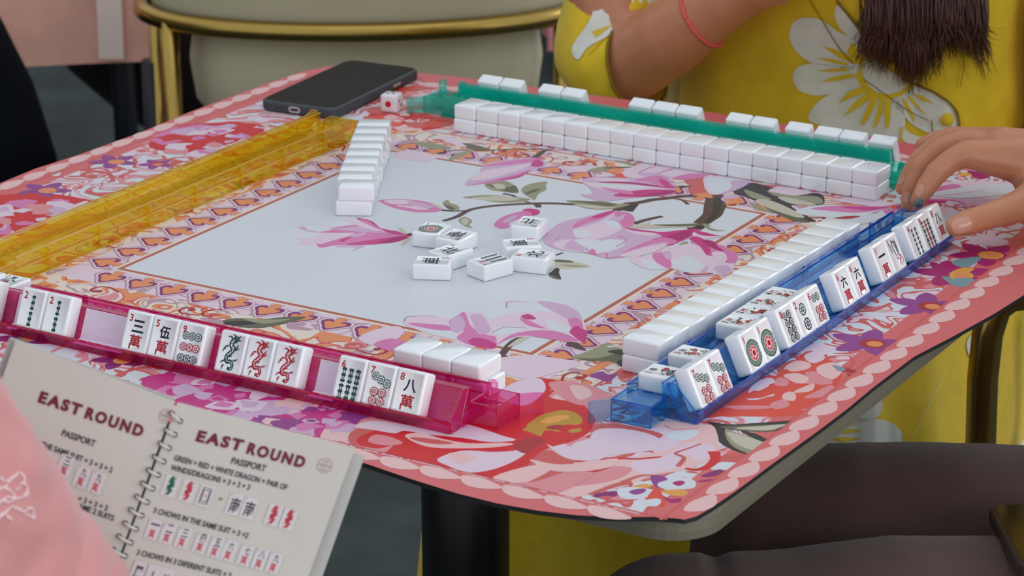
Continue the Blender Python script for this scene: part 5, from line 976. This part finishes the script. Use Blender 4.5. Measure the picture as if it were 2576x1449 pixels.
def decal(bvh, poly_px, off=.0012, step=6):
    """lay a printed shape, outlined in photo pixels, on a cloth surface as part of that cloth"""
    tri = tessellate_polygon([[Vector((x, y, 0)) for x, y in poly_px]]); V, Fc, cache = [], [], {}
    def hit(p):
        k = (round(p[0], 2), round(p[1], 2))
        if k not in cache:
            d = ray(*p).normalized(); h = bvh.ray_cast(CAMW-O, d)
            if h[0] is None: cache[k] = None
            else: cache[k] = len(V); V.append(h[0]-d*off*.5+(h[1] if h[1].dot(d) < 0 else -h[1])*off)
        return cache[k]
    for t in tri:
        T = [poly_px[i] for i in t]; x0, x1 = min(p[0] for p in T), max(p[0] for p in T)
        for i in range(math.floor(x0/step), math.floor(x1/step)+1):
            A = cut(cut(T, 0, 1, (i+1)*step), 0, -1, -i*step)
            if len(A) < 3: continue
            y0, y1 = min(p[1] for p in A), max(p[1] for p in A)
            for j in range(math.floor(y0/step), math.floor(y1/step)+1):
                B = cut(cut(A, 1, 1, (j+1)*step), 1, -1, -j*step)
                if len(B) < 3: continue
                ix = [hit(p) for p in B]; ix = [q for k, q in enumerate(ix) if q != ix[k-1]]
                if len(ix) < 3 or None in ix or len(set(ix)) < len(ix): continue
                if max((V[a]-V[b]).length for a in ix for b in ix) < .03: Fc.append(tuple(ix))
    return V, Fc
def cut(pts, ax, sg, lim):
    out = []
    for i, p in enumerate(pts):
        q = pts[i-1]; a, b = sg*q[ax], sg*p[ax]
        if (a <= lim) != (b <= lim): t = (lim-a)/(b-a); out.append((q[0]+(p[0]-q[0])*t, q[1]+(p[1]-q[1])*t))
        if b <= lim: out.append(p)
    return out
def flower(cx, cy, pet, rays, mid):
    """white petals, mustard rays, white heart: lists of pixel outlines"""
    return pet, rays, mid
def cloth_with_print(name, V, Fc, decals, parent):
    bvh = BVHTree.FromPolygons(V, Fc); AV, AF, MI_ = list(V), list(Fc), [0]*len(Fc)
    for mi, off, poly in decals:
        v, f = decal(bvh, poly, off); o = len(AV); AV += v; AF += [tuple(i+o for i in q) for q in f]; MI_ += [mi]*len(f)
    o = meshobj(name, AV, AF, [MUST, OFFW, SEAM], parent, MI_, smooth=True); return o
def zf(s, fr='f3'):
    ox, oy, k = (1676, 0, 2.862) if fr == 'f3' else FR[fr]
    n = [float(q) for q in s.split()]; return [(ox+n[i]/k, oy+n[i+1]/k) for i in range(0, len(n), 2)]
def cm(P2, n=5): return catmull(P2, n)
pet = [cm(zf(s)) for s in ('890 230 930 150 1030 125 1130 150 1230 220 1290 250 1420 310 1420 390 1400 460 1350 500 1200 480 1050 450 950 380 900 300',
 '915 560 940 490 1050 455 1250 470 1400 490 1440 600 1400 640 1250 660 1100 685 980 660 930 610', '1030 860 1060 770 1170 680 1300 650 1450 640 1560 680 1640 700 1700 760 1720 900 1680 1000 1560 1010 1300 960 1120 900',
 '1560 680 1700 650 1800 620 1950 680 2060 760 2110 900 2090 960 2000 980 1900 960 1780 900 1680 800', '1690 900 1760 960 1850 990 1900 1030 1780 1040 1700 1000', '1220 60 1260 30 1330 120 1400 210 1420 290 1380 300 1270 220 1220 130')]
rays = [zf(s) for s in ('1130 330 1220 350 1330 400 1420 390 1440 420 1400 460 1330 450 1230 400', '1075 410 1200 420 1310 450 1310 468 1200 448', '1070 505 1200 490 1310 485 1320 505 1200 515', '1110 590 1200 550 1330 525 1380 545 1250 575', '1240 740 1310 660 1420 610 1450 660 1340 700', '1280 835 1360 730 1450 665 1490 690 1400 760', '1395 900 1440 790 1480 690 1530 700 1490 790 1430 890', '1490 920 1520 800 1540 700 1570 705 1560 800 1520 900', '1580 920 1570 800 1580 705 1620 705 1615 820 1600 915', '1690 700 1730 720 1790 850 1785 880 1740 800', '1720 680 1770 700 1870 830 1800 770', '1760 660 1850 690 1930 745 1840 720', '1685 900 1700 930 1690 1010 1680 1000', '1340 300 1420 380 1450 420 1380 420 1300 380')]
rim = [cm(zf('1370 540 1400 480 1440 400 1560 420 1700 500 1760 560 1800 600 1700 680 1600 710 1480 690 1410 620'))]
mid = [cm(zf('1410 480 1450 420 1520 430 1600 500 1700 560 1720 620 1660 660 1560 670 1480 630 1430 560'))]
def strip_px(s, w):
    P2 = zf(s); P2 = catmull(P2, 4, False); V, _ = stroke(P2, w); n = len(V)//2; return [V[2*i] for i in range(n)]+[V[2*i+1] for i in range(n-1, -1, -1)]
dec = [(1, .0007, p) for p in pet]+[(0, .0012, p) for p in rays]+[(0, .0012, p) for p in rim]+[(1, .0016, p) for p in mid]
dec += [(2, 0.0020, strip_px(s, w)) for s, w in (('1040 0 1110 110 1180 230 1230 310 1300 400 1350 450', 2.4), ('1230 0 1330 120 1420 250', 6), ('1420 560 1520 630 1640 720 1760 800 1890 860', 2.0), ('1700 560 1800 600 1930 660 2040 740 2090 820 2105 940', 6), ('2140 380 2130 500 2110 620', 2), ('1910 860 1920 980', 3))]
cloth_with_print('bodice', bV, bF, dec, wm)
bvB = BVHTree.FromPolygons(bV, bF)
h = bvB.ray_cast(CAMW-O, ray(2382, 300).normalized()); btn = h[0] if h[0] else Lw(uy(2382, 300, 107))
bm = bmesh.new(); bmesh.ops.create_uvsphere(bm, u_segments=16, v_segments=10, radius=.0066); bmesh.ops.translate(bm, vec=btn, verts=bm.verts[:]); bmobj('button', bm, MUST, wm, True)
# sleeves
slv = [uy(1590, -260, 115), uy(1580, -40, 113.2), uy(1525, 110, 111.6), uy(1555, 176, 110.6), uy(1604, 168, 109.9)]
rad = [2.9, 2.75, 2.25, 2.15, 1.95]
P3 = catmull([tuple(p)+(r,) for p, r in zip(slv, rad)], 8, False)
pts = [Vector(p[:3]) for p in P3]; rr = [p[3] for p in P3]
sV, sF = tube_data([Lw(p) for p in pts], [r*S for r in rr], 40, caps=False)
def wrinkle(V, pts, seg, amp):
    out = []
    for i, v in enumerate(V):
        k = i//seg; a = (i % seg)/seg*2*math.pi; c = Lw(pts[k]); d = (v-c)
        out.append(c+d*(1+amp*(math.sin(a*3+k*.5)*.5+noise.noise(v*60)*1.2)))
    return out
sV = wrinkle(sV, pts, 40, .045)
sdec = [(1, .0008, cm([(1530, -20), (1700, -20), (1660, 10), (1640, 40), (1560, 60), (1530, 90), (1480, 120), (1455, 150), (1440, 120), (1480, 60)]))]
sdec += [(0, .0013, q) for q in ([(1545, 60), (1580, 20), (1572, 0), (1590, 10), (1600, -10), (1610, 10), (1625, -12), (1628, 12), (1650, -5), (1630, 25), (1600, 40), (1580, 52)], [(1490, 80), (1540, 62), (1500, 95)], [(1600, 55), (1640, 50), (1620, 62)])]
cloth_with_print('sleeve', sV, sF, sdec, wm)
tube('sleeve_hem', [Lw(pts[-1])+(sV[-40+k]-Lw(pts[-1]))*1.02 for k in list(range(40))+[0]], .0016, SEAM, wm, 6)
ls = [hp(0, 7.4, 14), hp(0, 9.6, 7), hp(.2, 10.75, 0), hp(1.2, 11.1, -5.0)]
P3 = catmull([tuple(p)+(r,) for p, r in zip(ls, [3.0, 2.7, 2.5, 2.4])], 8, False); pts2 = [Vector(p[:3]) for p in P3]
lV, lF = tube_data([Lw(p) for p in pts2], [p[3]*S for p in P3], 36, caps=False); meshobj('sleeve', wrinkle(lV, pts2, 36, .05), lF, MUST, wm, smooth=True)
# skirt over the lap, hanging to a white hem
def lap(z, f0, f1, half, wob, n=120):
    out = []
    for k in range(n):
        a = 2*math.pi*k/n; c, s = math.cos(a), math.sin(a); p = .55
        x = half*math.copysign(abs(c)**p, c); y = (f0+f1)/2+(f1-f0)/2*math.copysign(abs(s)**p, s)
        q = HC+ev*x+dv*y; w = wob*(math.sin(k*.52)+.6*math.sin(k*1.31+1)); q = q+(ev*c+dv*s)*w; out.append(Lw(Vector((q.x, q.y, z+.25*math.sin(k*.4)*(wob > .3)))))
    return out
kV, kF = loft([lap(-5.6, -6, 7, 7.6, .05), lap(-6.6, -7, 20, 9.4, .1), lap(-8, -7.6, 22.4, 10.2, .18), lap(-12, -7.8, 23.2, 10.7, .32), lap(-17, -7.9, 23.4, 11.0, .5), lap(-21.0, -8, 23.6, 11.3, .62)], caps=False)
bvk = BVHTree.FromPolygons(kV, kF)
def fl2(cx, cy):
    pet2 = [cm([(2060, 1150), (2080, 1100), (2120, 1060), (2160, 1052), (2220, 1056), (2262, 1080), (2268, 1110), (2250, 1150), (2180, 1175)]), cm([(2130, 1040), (2170, 1015), (2200, 985), (2216, 1000), (2212, 1040), (2180, 1058), (2140, 1062)]), cm([(2030, 1130), (2060, 1150), (2080, 1200), (2000, 1220)])]
    ry = [[(2090, 1090), (2130, 1078), (2172, 1082), (2130, 1090)], [(2080, 1105), (2120, 1098), (2168, 1102), (2120, 1112)], [(2075, 1115), (2110, 1118), (2140, 1138), (2100, 1130)], [(2140, 1120), (2170, 1130), (2200, 1146), (2160, 1140)], [(2160, 1062), (2140, 1070), (2100, 1072)]]
    return [(1, .0008, p) for p in pet2]+[(0, .0013, p) for p in ry]
kd = fl2(0, 0)+[(2, .001, strip_px('', 2))] if False else fl2(0, 0)
kd += [(1, .0008, cm([(2455, 830), (2470, 850), (2466, 880), (2440, 900), (2430, 860)])), (1, .0008, cm([(2560, 1120), (2590, 1100), (2600, 1150), (2560, 1150)]))]
kd += [(1, .0008, [(1000, 1238), (1062, 1232), (1062, 1276), (1000, 1276)])]
def lineseg(a, b, n, w): 
    out = []
    for k in range(n):
        t0, t1 = k/n, (k+.55)/n; p, q = [(a[0]+(b[0]-a[0])*t, a[1]+(b[1]-a[1])*t) for t in (t0, t1)]; V, _ = stroke([p, q], w); out.append([V[0], V[2], V[3], V[1]])
    return out
kd += [(1, .0008, q) for q in lineseg((2372, 942), (2275, 1140), 34, 1.6)]
cloth_with_print('skirt', kV, kF, kd, wm)
# thread bracelet, hair
BRC = material('coral_thread', (226, 92, 92), .7)
bc_ = elb.lerp(wr, .86); fx = fw; a1 = fx.cross(Vector((0, 0, 1))).normalized(); a2 = fx.cross(a1)
rb = [Lw(bc_+(a1*math.cos(t)+a2*math.sin(t))*1.42+fx*.25*math.cos(t*1)) for t in [2*math.pi*k/48 for k in range(49)]]
br = join(tube_data([p+Vector((0, 0, .0007*math.sin(k*2.1))) for k, p in enumerate(rb)], [.0017+.0004*math.sin(k*2.1) for k in range(49)], 8), tube_data([p+Vector((0, .0006, -.0007*math.sin(k*2.1))) for k, p in enumerate(rb)], .0014, 8))
meshobj('thread_bracelet', *br, BRC, wm, smooth=True)
HAIR = material('brown_hair', (84, 50, 40), .38, spec=.5, vary=.35, vscale=90)
hr = random.Random(11); parts = []
def strand(x0, x1, xm, yt, d0, d1, w):
    w1, w2 = hr.gauss(0, 7), hr.gauss(0, 9)
    p = [HC+dv*1.5+ev*(x0-2330)/90+Vector((0, 0, 29.5)), HC+dv*3.2+ev*(x0-2330)/62+Vector((0, 0, 20)), uy(x0, -420, d0-.6), uy((x0+xm)/2+w2, -150, d0+1.0), uy(xm+w1, 40, (d0+d1)/2), uy((xm+x1)/2-w1*.6+hr.uniform(-6, 6), (40+yt)/2+15, d1), uy(x1+w1*.7, yt, d1+.2)]
    q = catmull([tuple(Lw(v)) for v in p], 5, False); q = [Vector(v) for v in q]; n = len(q)
    parts.append(tube_data(q, [w*S*(1-.97*(max(0, (k/n-.40))/.60)**1.1) for k in range(n)], 5))
for k in range(1700):
    t = hr.random(); x0 = 2192+t*262+hr.gauss(0, 6); spr = hr.gauss(0, 1)
    if t < .22: x1 = 2165+t*330+spr*16; yt = 95+hr.uniform(0, 75)+t*180
    elif t < .70: x1 = x0+12+spr*16; yt = 232-abs(x1-2292)*.75+min(14, hr.gauss(-30, 30))
    else: x1 = 2395+(t-.7)*330+spr*10; yt = hr.uniform(70, 150)+(60 if hr.random() < .3 else 0)*min(1, max(0, (x1-2440)/30))
    strand(x0, x1, x0+(x1-x0)*.4+hr.gauss(0, 4), max(30, yt), 105.6+hr.uniform(-1.6, .7), 105.4+hr.uniform(-1.0, .5), hr.uniform(.028, .06))
for k in range(40):
    x0 = 2200+hr.random()*250; strand(x0, x0+hr.gauss(20, 55), x0+hr.gauss(8, 14), hr.uniform(60, 225), 105, 105, .022)
meshobj('hair', *join(*parts), HAIR, wm, smooth=True); head_extras(HA, dv, wm, O, 3.8)
# ---------------------------------------------------------------- player on the right: brown trousers, hand on the last tile
TRS = material('brown_trousers', (84, 60, 56), .85, vary=.08, vscale=40, bump=.2, bscale=600, sheen=.15)
TOP2 = material('dark_top', (52, 42, 42), .85)
rp = thing('person', 'player in dark brown trousers at the right whose hand presses a tile', 'person', W((26, 77, -TZ/S)))
OR = Vector(rp.location)
def Lr(v): return W(v)-OR
def U(px, py, y): return Lr(uy(px, py, y))
def ch(*a): return [(U(x, y, d), r*S) for x, y, d, r in a]
wrist = (2690, 418, 87.8)
hands = [ch((2980, 440, 86.5, 1.7), (2800, 425, 87.4, 1.35), (*wrist, 1.12), (2600, 398, 88.2, 1.05), (2520, 382, 88.4, .92)),
 ch((2600, 398, 88.2, 1.0), (2500, 377, 89.6, .85), (2440, 362, 90.2, .62)),
 ch((2560, 405, 87.6, .82), (2480, 394, 87.4, .62), (2432, 386, 87.3, .50), (2395, 402, 87.2, .43), (2357, 433, 87.1, .42), (2330, 471, 87.0, .37), (2310, 503, 86.9, .29)),
 ch((2540, 385, 88.6, .8), (2410, 362, 88.8, .52), (2365, 375, 88.7, .42), (2318, 420, 88.5, .40), (2295, 470, 88.3, .35), (2283, 516, 88.2, .27)),
 ch((2520, 372, 89.8, .75), (2396, 351, 90.2, .50), (2355, 366, 90.2, .40), (2312, 402, 90.1, .38), (2286, 442, 90.0, .33), (2270, 474, 89.9, .27)),
 ch((2520, 362, 90.8, .65), (2408, 346, 91.4, .40), (2350, 352, 91.6, .33), (2318, 364, 91.6, .26)),
 ch((2680, 450, 87.2, .95), (2625, 490, 86.2, .78), (2570, 517, 85.6, .60), (2520, 533, 85.2, .49), (2478, 546, 84.9, .47), (2436, 559, 84.6, .47), (2404, 570, 84.4, .37)),
 ch((2640, 430, 87.5, .95), (2600, 450, 87.2, .75))]
arm_r = [[(Lr(Vector((31, 84, 14))), 2.3*S), (Lr(Vector((31.5, 85, 2))), 1.9*S), (U(2980, 440, 86.5), 1.7*S)]]
torso = [[(Lr(Vector((28, 77, -9))), 5.2*S), (Lr(Vector((29, 77, 2))), 4.6*S), (Lr(Vector((29, 77, 12))), 4.8*S), (Lr(Vector((29, 77, 18))), 2.6*S), (Lr(Vector((28.6, 77, 22))), 2.4*S), (Lr(Vector((28, 77, 28))), 3.8*S)], [(Lr(Vector((29, 70, 13.5))), 2.4*S), (Lr(Vector((29, 84, 13.5))), 2.4*S)], [(Lr(Vector((29, 70, 13.5))), 2.2*S), (Lr(Vector((30, 69, 2))), 1.9*S), (Lr(Vector((25, 66, -5))), 1.5*S)]]
def leg_r(y0, y1, zt, kx, r0, r1): return [(Lr(Vector((27, y0, zt-.4))), r0*S), (Lr(Vector((12, (y0+y1)/2, zt))), (r0+r1)/2*S), (Lr(Vector((kx, y1, zt-.2))), r1*S), (Lr(Vector((kx-1.6, y1, zt-12))), (r1-.7)*S), (Lr(Vector((kx-2.2, y1, -33.2))), (r1-1.4)*S)]
bd = blob('body', hands+[[(Lr(Vector((31.5, 85, 2))), 1.9*S), (U(2980, 440, 86.5), 1.7*S)]], SKIN, rp, .0017, 6)
rest = blob('torso_rest', arm_r+torso+[[(Lr(p), r*S) for p, r in q] for q in face_chains(Vector((28, 77, 27.5)), (-1, .2, -.1), 3.7)]+[[(p, r*.8) for p, r in leg_r(74, 73, -9.6, 5.2, 3.9, 3.4)], [(p, r*.8) for p, r in leg_r(80.5, 82, -9.4, 9.6, 3.9, 3.4)]], SKIN, rp, .007, 4)
bm = bmesh.new(); bm.from_mesh(bd.data); bm.from_mesh(rest.data); bm.to_mesh(bd.data); bm.free(); bpy.data.objects.remove(rest)
def crease(co):
    v = co/S; return S*(.16*noise.noise(v*.22)+.05*noise.noise(Vector((v.x*.6, v.y*.3, v.z*.3)))-.22*max(0, 1-abs(v.x+12.6+.25*v.z)/.5)*.8)
blob('trousers', [leg_r(74, 73, -9.6, 5.2, 3.95, 3.5)], TRS, rp, .005, 4, crease)
blob('trousers', [leg_r(80.5, 82, -9.6, 9.6, 3.95, 3.5)+[]], TRS, rp, .005, 4, crease)
blob('top', [[(p, r*1.06) for p, r in torso[0][:3]], [(p, r*1.06) for p, r in torso[1]], [(p, r*1.08) for p, r in arm_r[0][:2]]], TOP2, rp, .008, 4)
blob('trousers', [[(Lr(Vector((27.5, 77, -9))), 5.4*S), (Lr(Vector((28, 77, -5))), 5.0*S)]], TRS, rp, .008, 4)
def nail(px, py, y, dirp, w, l, nrm):
    c = U(px, py, y); d = (U(*dirp)-c).normalized(); n = (nrm-d*nrm.dot(d)).normalized(); s = d.cross(n); V = []
    for j in range(7):
        t = -1+j/3.0; ww = w*S*(1-abs(t)**3*.55)
        for i in range(7):
            q = -1+i/3.0; V.append(c+d*(t*l*S)+s*(q*ww)-n*(q*q*ww*.35)+n*.0004)
    meshobj('fingernail', V, [(j*7+i, j*7+i+1, (j+1)*7+i+1, (j+1)*7+i) for j in range(6) for i in range(6)], NAILM, rp, smooth=True)
tocam = -ray(2400, 500)
def nail_on(px, py, tip, w, l):
    ob = rp.children[0]; bv = nail_on.bv; d = ray(px, py).normalized(); h_ = bv.ray_cast(CAMW-OR, d)
    if h_[0] is None: return
    c = h_[0]; dd = U(*tip)-c; n = h_[1]; dd = (dd-n*dd.dot(n)).normalized(); s = dd.cross(n); V = []
    for j in range(7):
        t = -1+j/3.0; ww = w*S*(1-max(0, t)**3*.5-max(0, -t)**3*.25)
        for i in range(7):
            q = -1+i/3.0; p = c+dd*(t*l*S)+s*(q*ww); g = bv.ray_cast(p+n*.006, -n, .014); V.append((g[0] if g[0] is not None else p)+n*.0005)
    meshobj('fingernail', V, [(j*7+i, j*7+i+1, (j+1)*7+i+1, (j+1)*7+i) for j in range(6) for i in range(6)], NAILM, rp, smooth=True)
nail_on.bv = BVHTree.FromPolygons([v.co for v in bd.data.vertices], [tuple(p.vertices) for p in bd.data.polygons])
nail_on(2420, 567, (2395, 575, 84.0), .26, .34); nail_on(2313, 478, (2300, 505, 86.6), .15, .22); nail_on(2281, 497, (2276, 520, 88), .12, .2); nail_on(2268, 452, (2262, 470, 89.8), .12, .18)
head_extras(Vector((28, 77, 27.5)), (-1, .2, -.1), rp, OR)
# second phone on the near thigh
p2 = thing('smartphone', 'black smartphone with brown-edged case lying on the brown trousers', 'phone', (0, 0, 0))
c0 = uy(2468, 1300, 76.5); rot = Matrix.Rotation(R(-2), 4, 'Z') @ Matrix.Rotation(R(-8), 4, 'X')
p2.matrix_world = Matrix.Translation(W((c0.x+1.9, c0.y-3.0, c0.z+.55-.45))) @ rot
CASE2 = material('brown_case', (62, 48, 44), .4); cs2 = rbox('case', 1.75, 3.4, .5, 0, .62, CASE2, p2, .14)
V, Fc = loft([[(x*S, y*S, z*S) for x, y, z in rsq(1.6, 3.25, .42, z, 7)] for z in (.61, .635)]); meshobj('screen', V, Fc, SCREEN, p2)
for k in range(5): plate('speaker_hole', -.9+k*.16, .30, .09, .09, -3.4, HOLE, p2, .01)
# ---------------------------------------------------------------- person in pink at the near left, holding the booklet
PINKS = material('pink_satin_cotton', (206, 138, 138), .6, vary=.06, vscale=25, bump=.12, bscale=300, sheen=.3); EMB = material('pale_embroidery', (234, 204, 206), .7)
pp = thing('person', 'person in a pink embroidered sleeve at the near left corner', 'person', W((-14, 48, -TZ/S)))
OP = Vector(pp.location)
def Up(px, py, y): return W(uy(px, py, y))-OP
def chp(*a): return [(Up(x, y, d), r*S) for x, y, d, r in a]
arm_p = chp((-560, 600, 50, 2.6), (-260, 1120, 51.5, 2.3), (-40, 1450, 53, 2.1), (110, 1640, 55, 1.7), (235, 1700, 56.6, 1.2))
hand_p = [chp((235, 1700, 56.6, 1.1), (300, 1600, 57, .9)), *[chp((300, 1600, 57, .7), (290+k*28, 1540, 57.7, .42), (300+k*30, 1490, 57.8, .36)) for k in range(4)], chp((290, 1640, 56.8, .7), (330, 1560, 56.2, .5), (345, 1500, 56.0, .4))]
blob('body', [[(p, r*.8) for p, r in arm_p]]+hand_p+[chp((-560, 600, 50, 2.6), (-1000, 700, 47, 3.2), (-1150, 1300, 46, 4.2), (-1150, 2600, 46, 4.8)), chp((-1000, 700, 47, 2.6), (-1280, 560, 46, 2.2), (-1280, 300, 46, 2.0), (-1250, -20, 46, 3.6))]+[[(W(p)-OP, r*S) for p, r in q] for q in face_chains(uy(-1250, -20, 46), (.4, 1, -.1), 3.6)], SKIN, pp, .003, 5)
head_extras(uy(-1250, -20, 46), (.4, 1, -.1), pp, OP, 3.6)
def pdisp(co):
    v = co/S; return S*(.20*noise.noise(v*.45+Vector((4, 0, 0)))+.10*noise.noise(v*1.2))
up_ = chp((-600, 620, 50, 3.0), (-368, 978, 51.2, 2.75), (-218, 1228, 52, 2.85), (-105, 1395, 52.5, 2.75), (-45, 1490, 52.9, 2.65))
lo_ = chp((30, 1500, 53.0, 2.35), (90, 1575, 53.6, 2.4), (200, 1760, 55, 2.1))
sl_ = blob('sleeve', [up_], PINKS, pp, .004, 5, pdisp); blob('sleeve_cuff', [lo_], PINKS, pp, .004, 5, pdisp)
blob('top', [chp((-560, 600, 50, 3.0), (-1000, 700, 47, 3.6), (-1150, 1300, 46, 4.6), (-1150, 2600, 46, 5.2))], PINKS, pp, .008, 4)
bvS = BVHTree.FromPolygons([v.co for v in sl_.data.vertices], [tuple(p.vertices) for p in sl_.data.polygons]); er = random.Random(5); pr_ = []
for s_ in ('-10 1240 20 1215 45 1190 60 1205 40 1235', '0 1300 30 1275 60 1290 86 1300 78 1278 64 1286', '-10 1270 20 1250 50 1255 62 1240', '10 1225 35 1240 30 1262 10 1258', '30 1310 10 1290 -10 1310', '55 1215 70 1225 66 1250', '0 1200 14 1210 30 1200'):
    n = [float(q) for q in s_.split()]; P2 = catmull([(n[i], n[i+1]) for i in range(0, len(n), 2)], 5, False); q = []
    for x, y in P2:
        d = ray(x+er.gauss(0, 1.5), y+er.gauss(0, 1.5)).normalized(); h_ = bvS.ray_cast(CAMW-OP, d)
        if h_[0] is not None: q.append(h_[0]-d*.0006)
    if len(q) > 2: pr_.append(tube_data(q, [.0006+.0002*math.sin(i) for i in range(len(q))], 6))
if pr_: meshobj('embroidery', *join(*pr_), EMB, sl_, smooth=True)
